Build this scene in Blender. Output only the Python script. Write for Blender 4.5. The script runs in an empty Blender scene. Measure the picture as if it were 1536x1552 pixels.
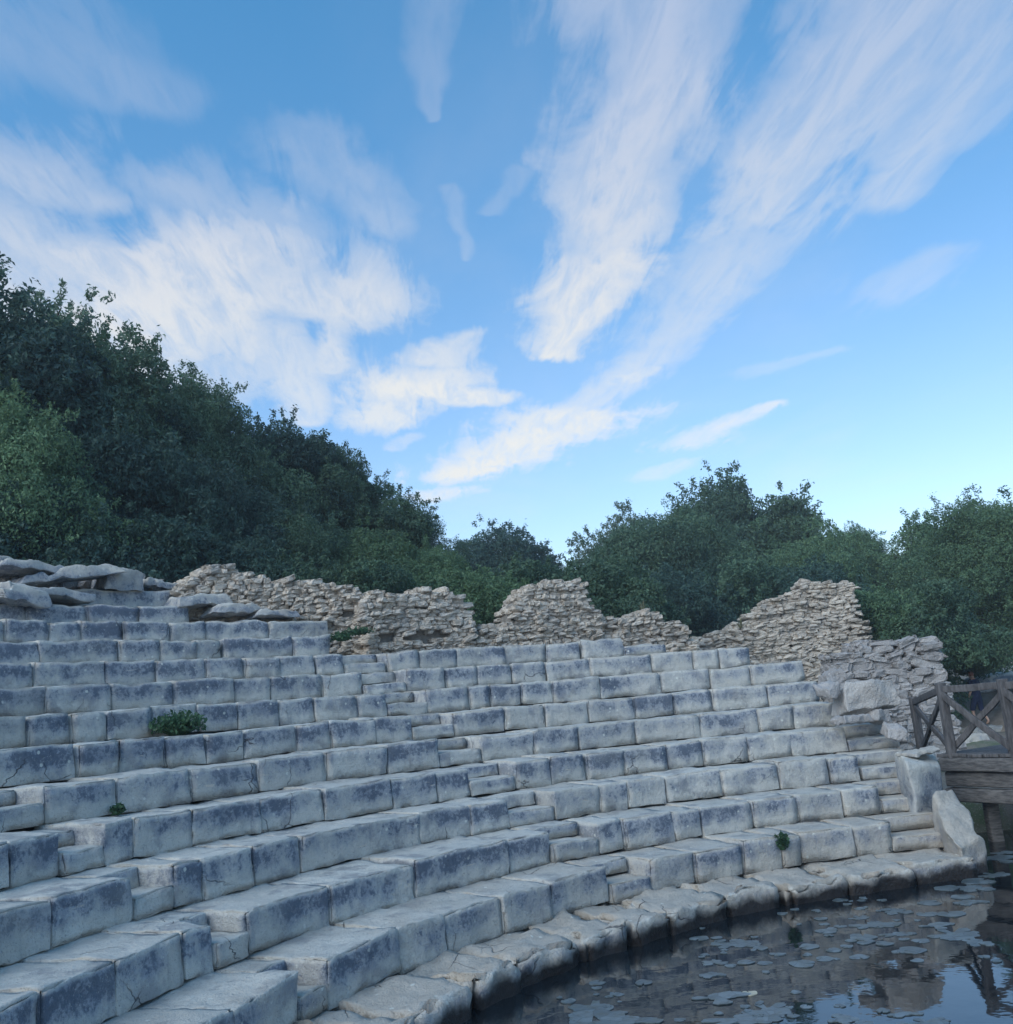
import bpy, math, random
import numpy as np
from mathutils import Matrix, Vector
random.seed(7)
RNG = np.random.default_rng(7)
PI = math.pi
R_ = math.radians
sc = bpy.context.scene
COL = sc.collection

# ------------------------------------------------------------------ measured camera and theatre geometry
F_PX, PITCH, ROLL, YAW = 1513.96, 0.19021, -0.084376, 0.885955
CAM = np.array([-8.0657, 0.0, 2.3132])
R0, DR, H = 7.9908, 0.82675, 0.38
WATER = -0.25
_cp, _sp = math.cos(PITCH), math.sin(PITCH)
Fv = np.array([math.cos(YAW)*_cp, math.sin(YAW)*_cp, _sp])
_Rv = np.array([math.sin(YAW), -math.cos(YAW), 0.0])
_Uv = np.cross(_Rv, Fv)
Rv = math.cos(ROLL)*_Rv + math.sin(ROLL)*_Uv
Uv = -math.sin(ROLL)*_Rv + math.cos(ROLL)*_Uv

def ray(x, y):
    return Fv + Rv*(x-768)/F_PX - Uv*(y-776)/F_PX
def on_z(x, y, z):
    d = ray(x, y); return CAM + d*(z-CAM[2])/d[2]
def on_d(x, y, D):                      # point at horizontal distance D
    d = ray(x, y); return CAM + d*D/math.hypot(d[0], d[1])
def on_cyl(x, y, r):
    d = ray(x, y); a = d[0]**2+d[1]**2; b = 2*(CAM[0]*d[0]+CAM[1]*d[1]); c = CAM[0]**2+CAM[1]**2-r*r
    return CAM + d*(-b+math.sqrt(b*b-4*a*c))/(2*a)
def theta(x, y, r):
    P = on_cyl(x, y, r); return math.degrees(math.atan2(P[1], P[0]))
def pol(r, deg, z=0.0):
    return np.array([r*math.cos(R_(deg)), r*math.sin(R_(deg)), z])

# ------------------------------------------------------------------ numpy noise
def _h(ix, iy, iz, s):
    n = (ix*374761393 + iy*668265263 + iz*2147483647 + s*974711) & 0xffffffff
    n = ((n ^ (n >> 13))*1274126177) & 0xffffffff
    n = (n ^ (n >> 16)) & 0xffff
    return n/65535.0
def vnoise(P, s=0):
    P = np.asarray(P, float)
    I = np.floor(P).astype(np.int64); f = P-I; f = f*f*(3-2*f)
    r = 0
    for dx in (0, 1):
        wx = f[:, 0] if dx else 1-f[:, 0]
        for dy in (0, 1):
            wy = f[:, 1] if dy else 1-f[:, 1]
            for dz in (0, 1):
                wz = f[:, 2] if dz else 1-f[:, 2]
                r = r + wx*wy*wz*_h(I[:, 0]+dx, I[:, 1]+dy, I[:, 2]+dz, s)
    return r*2-1
def fbm(P, s=0, o=3):
    r = 0; a = 1.0; P = np.asarray(P, float)
    for k in range(o):
        r = r + a*vnoise(P*(2.03**k), s+k*17); a *= .5
    return r
def vec_noise(P, s=0, o=2):
    return np.stack([fbm(P, s+101*k, o) for k in range(3)], 1)

# ------------------------------------------------------------------ object helpers
def add_attr(me, name, vals, domain='POINT'):
    a = me.attributes.new(name, 'FLOAT', domain)
    a.data.foreach_set('value', np.asarray(vals, np.float32))
def mesh_obj(name, V, Fc, mat, parent=None, smooth=True, attrs=None, base=None, face_attrs=None):
    V = np.asarray(V, float)
    if base is not None: V = V-np.asarray(base)
    me = bpy.data.meshes.new(name)
    same = isinstance(Fc, np.ndarray) or len({len(f) for f in Fc}) == 1
    Fa = np.asarray(Fc) if same else None
    if same:
        n, k = Fa.shape
        me.vertices.add(len(V)); me.vertices.foreach_set('co', V.astype(np.float32).ravel())
        me.loops.add(n*k); me.loops.foreach_set('vertex_index', Fa.astype(np.int32).ravel())
        me.polygons.add(n)
        me.polygons.foreach_set('loop_start', np.arange(0, n*k, k, dtype=np.int32))
        me.polygons.foreach_set('loop_total', np.full(n, k, np.int32))
        me.update(calc_edges=True)
    else:
        me.from_pydata([tuple(v) for v in V], [], [tuple(f) for f in Fc])
    if attrs:
        for a, v in attrs.items(): add_attr(me, a, v)
    if face_attrs:
        for a, v in face_attrs.items(): add_attr(me, a, v, 'FACE')
    me.polygons.foreach_set('use_smooth', [smooth]*len(me.polygons))
    me.validate(); me.update()
    for m in (mat if isinstance(mat, (list, tuple)) else [mat]): me.materials.append(m)
    o = bpy.data.objects.new(name, me); COL.objects.link(o)
    if parent is not None: o.parent = parent
    return o
def tag(o, label=None, cat=None, group=None, kind=None):
    if label: o['label'] = label
    if cat: o['category'] = cat
    if group: o['group'] = group
    if kind: o['kind'] = kind
    return o
def thing(name, label, cat, loc=(0, 0, 0), group=None):
    o = bpy.data.objects.new(name, None); COL.objects.link(o)
    o.location = tuple(float(v) for v in loc); o.empty_display_size = .2
    return tag(o, label, cat, group)
def copy_thing(o):
    c = o.copy(); COL.objects.link(c)
    for ch in list(o.children):
        k = ch.copy(); COL.objects.link(k); k.parent = c
    return c

# rounded box made of a welded grid: x 0..L, y 0..D, z 0..Hh
def _cuts(L, r, seg):
    r = min(r, L*.3)
    n = max(1, int(round((L-2*r)/seg)))
    return np.concatenate([[0, r*.35], np.linspace(r, L-r, n+1), [L-r*.35, L]])
def rbox(L, D, Hh, r=.025, seg=.1):
    xs, ys, zs = _cuts(L, r, seg), _cuts(D, r, seg), _cuts(Hh, r, seg)
    nx, ny, nz = len(xs), len(ys), len(zs)
    idx = -np.ones((nx, ny, nz), int)
    ii, jj, kk = np.meshgrid(range(nx), range(ny), range(nz), indexing='ij')
    surf = (ii == 0) | (ii == nx-1) | (jj == 0) | (jj == ny-1) | (kk == 0) | (kk == nz-1)
    idx[surf] = np.arange(surf.sum())
    P = np.stack([xs[ii[surf]], ys[jj[surf]], zs[kk[surf]]], 1)
    Q = []
    def grid(A, flip):
        a, b, c, d = A[:-1, :-1], A[1:, :-1], A[1:, 1:], A[:-1, 1:]
        q = np.stack([a, b, c, d], -1).reshape(-1, 4)
        Q.append(q[:, ::-1] if flip else q)
    grid(idx[:, :, 0], True); grid(idx[:, :, -1], False)
    grid(idx[:, 0, :], False); grid(idx[:, -1, :], True)
    grid(idx[0, :, :], True); grid(idx[-1, :, :], False)
    rr = min(r, L*.3, D*.3, Hh*.3)
    dim = np.array([L, D, Hh])
    C = np.clip(P, rr, dim-rr); dl = P-C
    n = np.linalg.norm(dl, axis=1, keepdims=True)
    edge = ((np.abs(dl) > rr*.3).sum(1) >= 2).astype(float)
    mx = np.abs(dl).max(1, keepdims=True)
    N = np.where(n > 1e-9, dl/np.maximum(n, 1e-9), 0)
    P2 = np.where(n > 1e-9, C+N*np.minimum(mx, rr), P)
    return P2, np.concatenate(Q), N, edge

def rock(size, seed, rough=.12, seg=None, r=None):
    L, D, Hh = size
    s = seg or max(size)/15
    P, Q, N, e = rbox(L, D, Hh, r or min(size)*.3, s)
    P = P-np.array([L/2, D/2, 0])
    m = min(size)
    P = P + vec_noise(P/(m*1.6)+seed*3.7, seed, 2)*rough*m
    q = P/(m*.75)+seed*1.9                       # fractured facets: stepped noise
    st = np.round(fbm(q, seed+5, 2)*3)/3
    P[:, 2] += st*m*.10*(P[:, 2] > Hh*.3); P[:, 1] += st*m*.09; P = P+vec_noise(P/(m*.45)+seed, seed+2, 3)*m*.055+vec_noise(P*14, seed+9, 2)*.009
    # sheared, tapered outline
    t = P[:, 2]/Hh
    tw = .12*math.sin(seed*2.3)
    P[:, 0] *= 1-.12*t*(1+math.sin(seed)); P[:, 1] *= 1-.15*t
    P[:, 2] += tw*P[:, 0]*.5
    return P, Q
def rot_z(P, a):
    c, s = math.cos(a), math.sin(a); Q = P.copy()
    Q[:, 0] = c*P[:, 0]-s*P[:, 1]; Q[:, 1] = s*P[:, 0]+c*P[:, 1]; return Q
def rot_y(P, a):
    c, s = math.cos(a), math.sin(a); Q = P.copy()
    Q[:, 0] = c*P[:, 0]+s*P[:, 2]; Q[:, 2] = -s*P[:, 0]+c*P[:, 2]; return Q

# ------------------------------------------------------------------ node helpers
class NT:
    def __init__(s, tree): s.t = tree; s.n = tree.nodes; s.l = tree.links
    def node(s, typ, **kw):
        n = s.n.new(typ)
        for k, v in kw.items(): setattr(n, k, v)
        return n
    def put(s, sock, v):
        if isinstance(v, bpy.types.NodeSocket): s.l.new(v, sock)
        elif v is not None: sock.default_value = v
    def math(s, op, a, b=None, c=None, clamp=False):
        n = s.node('ShaderNodeMath', operation=op, use_clamp=clamp)
        for i, v in enumerate((a, b, c)):
            if v is not None: s.put(n.inputs[i], v)
        return n.outputs[0]
    def vm(s, op, a, b=None, out=0, scale=None):
        n = s.node('ShaderNodeVectorMath', operation=op)
        s.put(n.inputs[0], a)
        if b is not None: s.put(n.inputs[1], b)
        if scale is not None: s.put(n.inputs['Scale'], scale)
        return n.outputs[out]
    def smooth(s, v, lo, hi, a=0.0, b=1.0):
        n = s.node('ShaderNodeMapRange', interpolation_type='SMOOTHSTEP')
        s.put(n.inputs[0], v)
        for i, x in enumerate((lo, hi, a, b)): s.put(n.inputs[i+1], x)
        return n.outputs[0]
    def noise(s, vec, scale, detail=3, rough=.55, dist=0.0):
        n = s.node('ShaderNodeTexNoise'); s.put(n.inputs['Vector'], vec)
        s.put(n.inputs['Scale'], scale); s.put(n.inputs['Detail'], detail); s.put(n.inputs['Roughness'], rough)
        s.put(n.inputs['Distortion'], dist)
        return n.outputs['Fac']
    def voro(s, vec, scale, feature='F1', out='Distance'):
        n = s.node('ShaderNodeTexVoronoi', feature=feature); s.put(n.inputs['Vector'], vec); s.put(n.inputs['Scale'], scale)
        return n.outputs[out]
    def mix(s, f, a, b, mode='MIX'):
        n = s.node('ShaderNodeMix', data_type='RGBA', blend_type=mode)
        s.put(n.inputs[0], f); s.put(n.inputs[6], a); s.put(n.inputs[7], b)
        return n.outputs[2]
    def attr(s, name, out='Fac'):
        return s.node('ShaderNodeAttribute', attribute_name=name).outputs[out]
    def comb(s, x, y, z):
        n = s.node('ShaderNodeCombineXYZ')
        for i, v in enumerate((x, y, z)): s.put(n.inputs[i], v)
        return n.outputs[0]
    def sep(s, v):
        n = s.node('ShaderNodeSeparateXYZ'); s.put(n.inputs[0], v); return n.outputs
def new_mat(name):
    m = bpy.data.materials.new(name); m.use_nodes = True
    t = NT(m.node_tree); b = m.node_tree.nodes['Principled BSDF']
    return m, t, b
def c4(r, g, b): return (r, g, b, 1.0)

def bump(t, b, height, strength, dist):
    n = t.node('ShaderNodeBump'); t.put(n.inputs['Strength'], strength); t.put(n.inputs['Distance'], dist)
    t.put(n.inputs['Height'], height); t.l.new(n.outputs[0], b.inputs['Normal'])

# ------------------------------------------------------------------ materials
def seat_material():
    m, t, b = new_mat('weathered_limestone')
    P = t.node('ShaderNodeNewGeometry').outputs['Position']
    v = t.attr('bv'); stain = t.attr('stain'); warm = t.attr('warm'); rnd = t.attr('rnd'); riser = t.attr('riser')
    off = t.comb(t.math('MULTIPLY', rnd, 37.0), t.math('MULTIPLY', rnd, 19.0), t.math('MULTIPLY', rnd, 53.0))
    Pb = t.vm('ADD', P, off)
    n1 = t.noise(P, 1.3, 4); n2 = t.noise(Pb, 6, 5, .65); n3 = t.noise(P, 55, 3, .6)
    light = t.mix(n2, c4(.43, .415, .385), c4(.68, .65, .59))
    light = t.mix(t.math('MULTIPLY', rnd, .5), light, c4(.40, .39, .365))
    light = t.mix(t.smooth(t.noise(P, 3.1, 4, .6), .50, .66), light, c4(.33, .325, .32))
    beige = t.mix(n2, c4(.30, .27, .235), c4(.56, .51, .45))
    wf = t.smooth(t.math('ADD', warm, t.math('MULTIPLY', t.math('SUBTRACT', n1, .5), .9)), .25, .8)
    col = t.mix(wf, light, beige)
    # dark lichen crust that hugs the upper part of the risers
    sv = t.vm('MULTIPLY', Pb, (1.0, 1.0, .75))
    s1 = t.noise(sv, 3.3, 6, .66, .15)
    s0 = t.noise(t.vm('MULTIPLY', Pb, (1, 1, 1.25)), .95, 2, .5, .3)
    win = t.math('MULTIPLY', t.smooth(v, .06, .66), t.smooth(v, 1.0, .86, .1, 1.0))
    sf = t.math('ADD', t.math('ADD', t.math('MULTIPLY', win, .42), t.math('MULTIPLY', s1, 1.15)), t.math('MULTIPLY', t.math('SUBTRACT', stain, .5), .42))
    sf = t.math('ADD', sf, t.math('SUBTRACT', t.math('MULTIPLY', t.math('SUBTRACT', s0, .5), .75), .27))
    n4 = t.noise(Pb, 24, 4, .7)
    n5 = t.noise(Pb, 11, 4, .7)
    grain = t.math('ADD', t.math('MULTIPLY', t.math('SUBTRACT', n5, .5), .55), t.math('MULTIPLY', t.math('SUBTRACT', n4, .5), .6))
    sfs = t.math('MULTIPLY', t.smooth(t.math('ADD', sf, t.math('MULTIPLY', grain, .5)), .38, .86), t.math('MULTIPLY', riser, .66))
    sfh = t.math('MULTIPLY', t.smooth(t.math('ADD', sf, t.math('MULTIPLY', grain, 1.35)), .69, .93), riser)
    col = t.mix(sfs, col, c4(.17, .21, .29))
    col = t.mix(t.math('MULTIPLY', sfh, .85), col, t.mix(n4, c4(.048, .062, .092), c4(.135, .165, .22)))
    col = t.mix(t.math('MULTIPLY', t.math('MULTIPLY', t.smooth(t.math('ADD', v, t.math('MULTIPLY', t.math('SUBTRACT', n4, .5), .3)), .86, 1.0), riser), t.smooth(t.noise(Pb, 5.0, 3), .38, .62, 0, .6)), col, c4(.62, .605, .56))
    spk = t.noise(Pb, 34, 4, .75)
    col = t.mix(t.math('MULTIPLY', t.math('MULTIPLY', t.smooth(spk, .57, .70), t.smooth(n5, .42, .62)), .62), col, c4(.085, .095, .12))
    col = t.mix(t.math('MULTIPLY', t.math('MULTIPLY', t.smooth(spk, .42, .30), t.smooth(n1, .40, .60)), .50), col, c4(.66, .64, .585))
    # brown-green film where water sat
    gm = t.smooth(t.noise(Pb, .9, 3), .52, .75)
    col = t.mix(t.math('MULTIPLY', gm, .40), col, c4(.30, .295, .27))
    # pale horizontal scars
    hs = t.vm('MULTIPLY', Pb, (3.2, 3.2, 24))
    sc_ = t.smooth(t.noise(hs, 1.0, 3, .6, .6), .665, .73)
    sc_ = t.math('MULTIPLY', t.math('MULTIPLY', sc_, riser), t.math('MULTIPLY', t.smooth(v, .2, .35), t.smooth(v, .85, .6)))
    col = t.mix(t.math('MULTIPLY', sc_, .85), col, c4(.56, .50, .43))
    # pale lichen dots
    vd = t.voro(Pb, 7.5); vr = t.noise(Pb, 4.0, 2)
    dots = t.math('MULTIPLY', t.smooth(t.math('ADD', vd, t.math('MULTIPLY', n3, .08)), .22, .15), t.smooth(vr, .50, .60))
    col = t.mix(t.math('MULTIPLY', dots, .75), col, c4(.66, .66, .60))
    # vertical runnels and fine pits
    rs = t.vm('MULTIPLY', Pb, (14, 14, 1.1))
    run = t.smooth(t.noise(rs, 1.0, 3), .56, .78)
    col = t.mix(t.math('MULTIPLY', t.math('MULTIPLY', run, riser), .30), col, c4(.16, .18, .21))
    pits = t.smooth(t.noise(P, 85, 2), .60, .72)
    col = t.mix(t.math('MULTIPLY', pits, .35), col, c4(.13, .14, .17))
    cr = t.voro(t.vm('ADD', t.vm('MULTIPLY', Pb, (1.0, 1.0, .6)), t.vm('SCALE', t.node('ShaderNodeTexNoise').outputs['Color'], scale=.12)), 1.35, 'DISTANCE_TO_EDGE')
    crk = t.math('MULTIPLY', t.smooth(cr, .008, .001), t.smooth(t.noise(Pb, 1.1, 1), .60, .68))
    col = t.mix(t.math('MULTIPLY', crk, .75), col, c4(.07, .07, .08))
    # algae and wet band at the waterline
    z = t.sep(P)[2]
    wet = t.smooth(t.math('ADD', z, t.math('MULTIPLY', t.math('SUBTRACT', t.noise(P, 3.5, 4), .5), .30)), -.05, -.18)
    col = t.mix(wet, col, c4(.026, .022, .022))
    t.put(b.inputs['Base Color'], col)
    t.put(b.inputs['Roughness'], t.math('SUBTRACT', .92, t.math('MULTIPLY', wet, .5)))
    b.inputs['Specular IOR Level'].default_value = .25
    hgt = t.math('ADD', t.math('MULTIPLY', t.noise(P, 14, 5, .65), 1.0), t.math('ADD', t.math('MULTIPLY', n3, .35), t.math('ADD', t.math('MULTIPLY', pits, -.25), t.math('MULTIPLY', crk, -.8))))
    bump(t, b, hgt, .9, .03)
    return m
def rubble_material(name, tint=(1, 1, 1)):
    m, t, b = new_mat(name)
    P = t.node('ShaderNodeNewGeometry').outputs['Position']
    rnd = t.attr('rnd')
    n2 = t.noise(P, 9, 4, .65); n3 = t.noise(P, 45, 3)
    a = t.mix(rnd, c4(.36*tint[0], .325*tint[1], .30*tint[2]), c4(.66*tint[0], .61*tint[1], .565*tint[2]))
    col = t.mix(t.smooth(n2, .3, .75), a, c4(.50*tint[0], .465*tint[1], .435*tint[2]))
    col = t.mix(t.math('MULTIPLY', t.smooth(t.noise(P, 2.2, 4), .52, .7), .45), col, c4(.27, .265, .265))
    col = t.mix(t.math('MULTIPLY', t.smooth(n3, .58, .7), .5), col, c4(.70, .67, .62))
    t.put(b.inputs['Base Color'], col); b.inputs['Roughness'].default_value = .95
    b.inputs['Specular IOR Level'].default_value = .2
    bump(t, b, t.math('ADD', t.math('ADD', t.noise(P, 22, 4), t.math('MULTIPLY', t.noise(P, 6, 4, .7), 1.6)), t.math('MULTIPLY', n3, .4)), .9, .03)
    return m
def simple_noise_mat(name, a, bcol, scale, rough=.9, bumpd=.02, stretch=(1, 1, 1), spec=.25):
    m, t, b = new_mat(name)
    P = t.node('ShaderNodeNewGeometry').outputs['Position']
    Q = t.vm('MULTIPLY', P, stretch)
    n = t.noise(Q, scale, 5, .65)
    t.put(b.inputs['Base Color'], t.mix(t.smooth(n, .3, .7), c4(*a), c4(*bcol)))
    b.inputs['Roughness'].default_value = rough; b.inputs['Specular IOR Level'].default_value = spec
    if bumpd: bump(t, b, n, .6, bumpd)
    return m
def leaf_material(name, dark, light, trans=.32):
    m, t, b = new_mat(name)
    out = t.n['Material Output']
    tint = t.attr('tint')
    oi = t.node('ShaderNodeObjectInfo').outputs['Random']
    col = t.mix(tint, c4(*dark), c4(*light))
    col = t.mix(t.math('MULTIPLY', oi, .35), col, c4(dark[0]*1.4, dark[1]*1.05, dark[2]*.9))
    t.put(b.inputs['Base Color'], col); b.inputs['Roughness'].default_value = .55
    b.inputs['Specular IOR Level'].default_value = .3
    tr = t.node('ShaderNodeBsdfTranslucent'); t.put(tr.inputs[0], col)
    mx = t.node('ShaderNodeMixShader'); mx.inputs[0].default_value = trans
    t.l.new(b.outputs[0], mx.inputs[1]); t.l.new(tr.outputs[0], mx.inputs[2]); t.l.new(mx.outputs[0], out.inputs[0])
    return m
M_seat = seat_material()
M_rub = rubble_material('rubble_stone', (1.0, .95, .875))
M_rub2 = rubble_material('grey_rubble_stone', (.66, .67, .70))
M_boul = rubble_material('pale_boulder_stone', (.84, .85, .86))
M_core = simple_noise_mat('rubble_mortar', (.16, .145, .13), (.28, .255, .23), 7, bumpd=.04)
M_bark = simple_noise_mat('tree_bark', (.06, .055, .05), (.14, .125, .11), 6, stretch=(3, 3, .6))
M_pale_bark = simple_noise_mat('pale_bark', (.22, .2, .175), (.36, .33, .29), 5, stretch=(3, 3, .6))
M_leaf = leaf_material('evergreen_leaf', (.040, .085, .064), (.130, .215, .125))
M_leaf2 = leaf_material('fresh_leaf', (.062, .128, .074), (.165, .265, .135))
M_leaf3 = leaf_material('dark_leaf', (.026, .062, .064), (.090, .165, .118))
M_leaf4 = leaf_material('olive_leaf', (.075, .125, .09), (.18, .25, .165))
M_weed = leaf_material('weed_leaf', (.03, .075, .04), (.07, .15, .075))
M_dry = leaf_material('dry_weed_leaf', (.12, .12, .07), (.22, .22, .13))

# ------------------------------------------------------------------ terrain
def ground_height(X, Y):
    r = np.hypot(X, Y); th = np.degrees(np.arctan2(Y, X)) % 360
    sm = lambda e0, e1, x: (lambda q: q*q*(3-2*q))(np.clip((x-e0)/(e1-e0), 0, 1))
    bowl = np.where(r < 7.2, -1.3, -1.3+sm(7.2, 9.0, r)*.7)
    i = np.clip((r-R0)/DR, 0, 40)
    under = (i-1.0)*H-.55                          # hidden below the seat rows
    under = np.minimum(under, 3.05)
    # hill rising behind the left half of the theatre
    wl = sm(68, 100, th)*(1-sm(215, 260, th))
    hill = 3.2+wl*(1.2*sm(17, 20, r)+np.clip(r-19, 0, 60)*.26)
    right = .18+.10*np.sin(X*.7)+.07*np.sin(Y*.9+X*.3)+sm(26, 40, r)*1.3
    theatre = np.where(r < 16.6, np.maximum(under, bowl), hill)
    back = 3.1*(1-sm(17.5, 27, r))+right*sm(17.5, 27, r)
    theatre = np.where((r >= 16.6), hill*wl+(1-wl)*np.minimum(back, 3.15), theatre)
    inr = sm(58.5, 53.0, th) if False else np.clip((56.5-th)/5.0, 0, 1)
    inr = np.where(th > 300, 1.0, inr); inr = np.where((th > 200) & (th <= 300), 1.0, inr)
    # right part: pool, mud bank and flat ruins
    along = X*math.cos(R_(35))+Y*math.sin(R_(35))
    edge = 9.9+.5*np.sin(Y*1.1)
    flat = np.where(along < edge, -1.2, -1.2+sm(0, 1.6, along-edge)*1.42)
    flat = np.where(along > edge+1.6, right+.05, flat)
    return theatre*(1-inr)+flat*inr
def build_ground():
    rr = np.concatenate([np.linspace(0, 7, 8), np.linspace(7.4, 30, 92), np.geomspace(31, 120, 40)])
    tt = np.radians(np.linspace(0, 360, 361))[:-1]
    Rg, Tg = np.meshgrid(rr, tt, indexing='ij')
    X = Rg*np.cos(Tg); Y = Rg*np.sin(Tg); Z = ground_height(X.ravel(), Y.ravel()).reshape(X.shape)
    far = np.clip((Rg-60)/200, 0, 1)
    P = np.stack([X.ravel(), Y.ravel(), np.zeros(X.size)], 1)
    Z = Z+fbm(P*.9, 5, 3).reshape(X.shape)*np.where(Rg > 17, .07, .02)+fbm(P*4, 9, 2).reshape(X.shape)*.025
    Z = np.minimum(Z, 9+far*10)
    V = np.stack([X.ravel(), Y.ravel(), Z.ravel()], 1)
    n, k = X.shape
    a = np.arange(n*k).reshape(n, k); b = np.roll(a, -1, 1)
    Q = np.stack([a[:-1], a[1:], b[1:], b[:-1]], -1).reshape(-1, 4)
    m, t, bs = new_mat('earth_and_grass')
    Pn = t.node('ShaderNodeNewGeometry').outputs['Position']
    n1 = t.noise(Pn, .7, 5, .6); n2 = t.noise(Pn, 9, 4, .65); n3 = t.noise(Pn, 40, 2)
    col = t.mix(n2, c4(.13, .11, .092), c4(.25, .22, .185))
    col = t.mix(t.smooth(t.math('ADD', n1, t.math('MULTIPLY', n3, .2)), .56, .72), col, t.mix(n3, c4(.05, .085, .04), c4(.11, .14, .07)))
    col = t.mix(t.smooth(n3, .6, .72), col, c4(.32, .30, .27))
    t.put(bs.inputs['Base Color'], col); bs.inputs['Roughness'].default_value = .97
    bump(t, bs, t.math('ADD', n2, t.math('MULTIPLY', n3, .5)), .8, .04)
    o = mesh_obj('ground', V, Q, m); tag(o, kind='structure')
build_ground()
def gz(x, y): return float(ground_height(np.array([float(x)]), np.array([float(y)]))[0])

def build_water():
    n = 90
    rr = np.linspace(0, 40, 60); tt = np.linspace(0, 2*PI, n+1)[:-1]
    Rg, Tg = np.meshgrid(rr, tt, indexing='ij')
    V = np.stack([(Rg*np.cos(Tg)).ravel(), (Rg*np.sin(Tg)).ravel(), np.full(Rg.size, WATER)], 1)
    a = np.arange(Rg.size).reshape(Rg.shape); b = np.roll(a, -1, 1)
    Q = np.stack([a[:-1], a[1:], b[1:], b[:-1]], -1).reshape(-1, 4)
    m, t, bs = new_mat('still_pond_water')
    P = t.node('ShaderNodeNewGeometry').outputs['Position']
    n1 = t.noise(P, .8, 3)
    t.put(bs.inputs['Base Color'], t.mix(n1, c4(.003, .006, .011), c4(.010, .014, .016)))
    bs.inputs['Roughness'].default_value = .03; bs.inputs['IOR'].default_value = 1.6
    bump(t, bs, t.noise(P, 5, 2), .10, .012)
    o = mesh_obj('water', V, Q, m); tag(o, kind='structure')
build_water()

# ------------------------------------------------------------------ seat rows
def seat_block(name, row, thA, thB, y0, y1, z0, z1, parent, base, rough=1.0, stain=.5, warm=0.0, r=.013, seg=.07, tilt=0.0, gap=None):
    """one ashlar block between the angles thA (left) and thB (right), radius R+y0..R+y1"""
    Rr = R0+row*DR
    g = RNG.uniform(.003, .010)+(RNG.random() < .25)*RNG.uniform(.004, .016) if gap is None else gap
    L = R_(thA-thB)*Rr-2*g
    if L < .08: return None
    D = y1-y0; Hh = z1-z0
    rnd = RNG.random(); sd = int(RNG.integers(0, 9999))
    P, Q, N, edge = rbox(L, D, Hh, r*RNG.uniform(.8, 1.5), seg)
    bv = np.clip(P[:, 2]/Hh, 0, 1)
    front = (P[:, 1] < min(.06, D*.3)).astype(float)
    side = ((P[:, 0] < .03) | (P[:, 0] > L-.03)).astype(float)*.6
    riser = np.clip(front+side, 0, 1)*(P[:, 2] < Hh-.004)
    Wp = P+np.array([sd*.37, sd*.11, row*3.1])
    disp = vec_noise(Wp*1.9, 3, 2)*.018*rough+vec_noise(Wp*7, 8, 3)*.011*rough
    chip = (np.maximum(0, fbm(Wp*3.2, 21, 3)-.1)*.10+np.maximum(0, fbm(Wp*8, 33, 2)-.05)*.055)*edge*rough
    P = P+disp-N*chip[:, None]
    # irregular front edge, slight lean
    P[:, 1] += (P[:, 2]/Hh-.5)*RNG.normal(.008, .012)+RNG.normal(0, .008)*rough
    P[:, 2] += (P[:, 0]/L-.5)*RNG.normal(0, .008)+np.where(P[:, 2] > Hh*.5, RNG.normal(0, .007), 0)+tilt*P[:, 1]
    P[:, 0] += (P[:, 2]/Hh-.5)*RNG.normal(0, .006)
    a = RNG.normal(0, .006)
    P[:, 1] += (P[:, 0]-L/2)*a
    th = R_(thA)-(P[:, 0]+g)/Rr
    rad = Rr+y0+P[:, 1]
    V = np.stack([rad*np.cos(th), rad*np.sin(th), z0+P[:, 2]], 1)
    n = len(V)
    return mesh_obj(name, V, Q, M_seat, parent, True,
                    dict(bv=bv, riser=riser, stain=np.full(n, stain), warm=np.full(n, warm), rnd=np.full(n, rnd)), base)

# joints measured along the top edge of each row (photo pixels)
EDGE = {
0: [(712,1489),(792,1456),(889,1421),(955,1391),(1008,1373),(1104,1356),(1187,1336),(1284,1326),(1377,1309)],
1: [(512,1440),(605,1416),(675,1393),(759,1369),(832,1343),(925,1319),(1047,1289),(1124,1279),(1177,1273),(1291,1256),(1351,1248)],
2: [(0,1529),(173,1469),(277,1423),(413,1363),(512,1337),(625,1306),(772,1276),(829,1263),(942,1243),(1024,1229),(1137,1216),(1271,1203),(1336,1193)],
3: [(0,1376),(83,1356),(200,1326),(380,1281),(512,1258),(635,1236),(769,1213),(909,1186),(1005,1174),(1174,1158),(1301,1143)],
4: [(0,1273),(200,1239),(390,1203),(512,1186),(652,1170),(832,1148),(1005,1130),(1127,1117),(1281,1100)],
5: [(0,1206),(70,1198),(260,1170),(433,1145),(585,1128),(732,1113),(875,1100),(1024,1088),(1144,1073),(1261,1060)],
6: [(0,1142),(127,1130),(383,1110),(599,1087),(765,1070),(889,1060),(1024,1050),(1161,1037),(1262,1025)],
7: [(0,1090),(227,1077),(423,1063),(659,1047),(835,1033),(999,1020),(1134,1010),(1240,1003)],
8: [(0,1045),(167,1038),(417,1027),(632,1017),(829,1003),(985,993),(1137,990),(1215,990)],
9: [(0,1007),(310,1000),(477,993),(692,980),(879,973),(1005,980),(1137,975)],
10: [(0,968),(240,970),(500,965)],
11: [(0,937),(260,938),(500,940)],
12: [(0,915),(127,917),(300,917)],
13: [(0,893),(300,893)],
}
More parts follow.
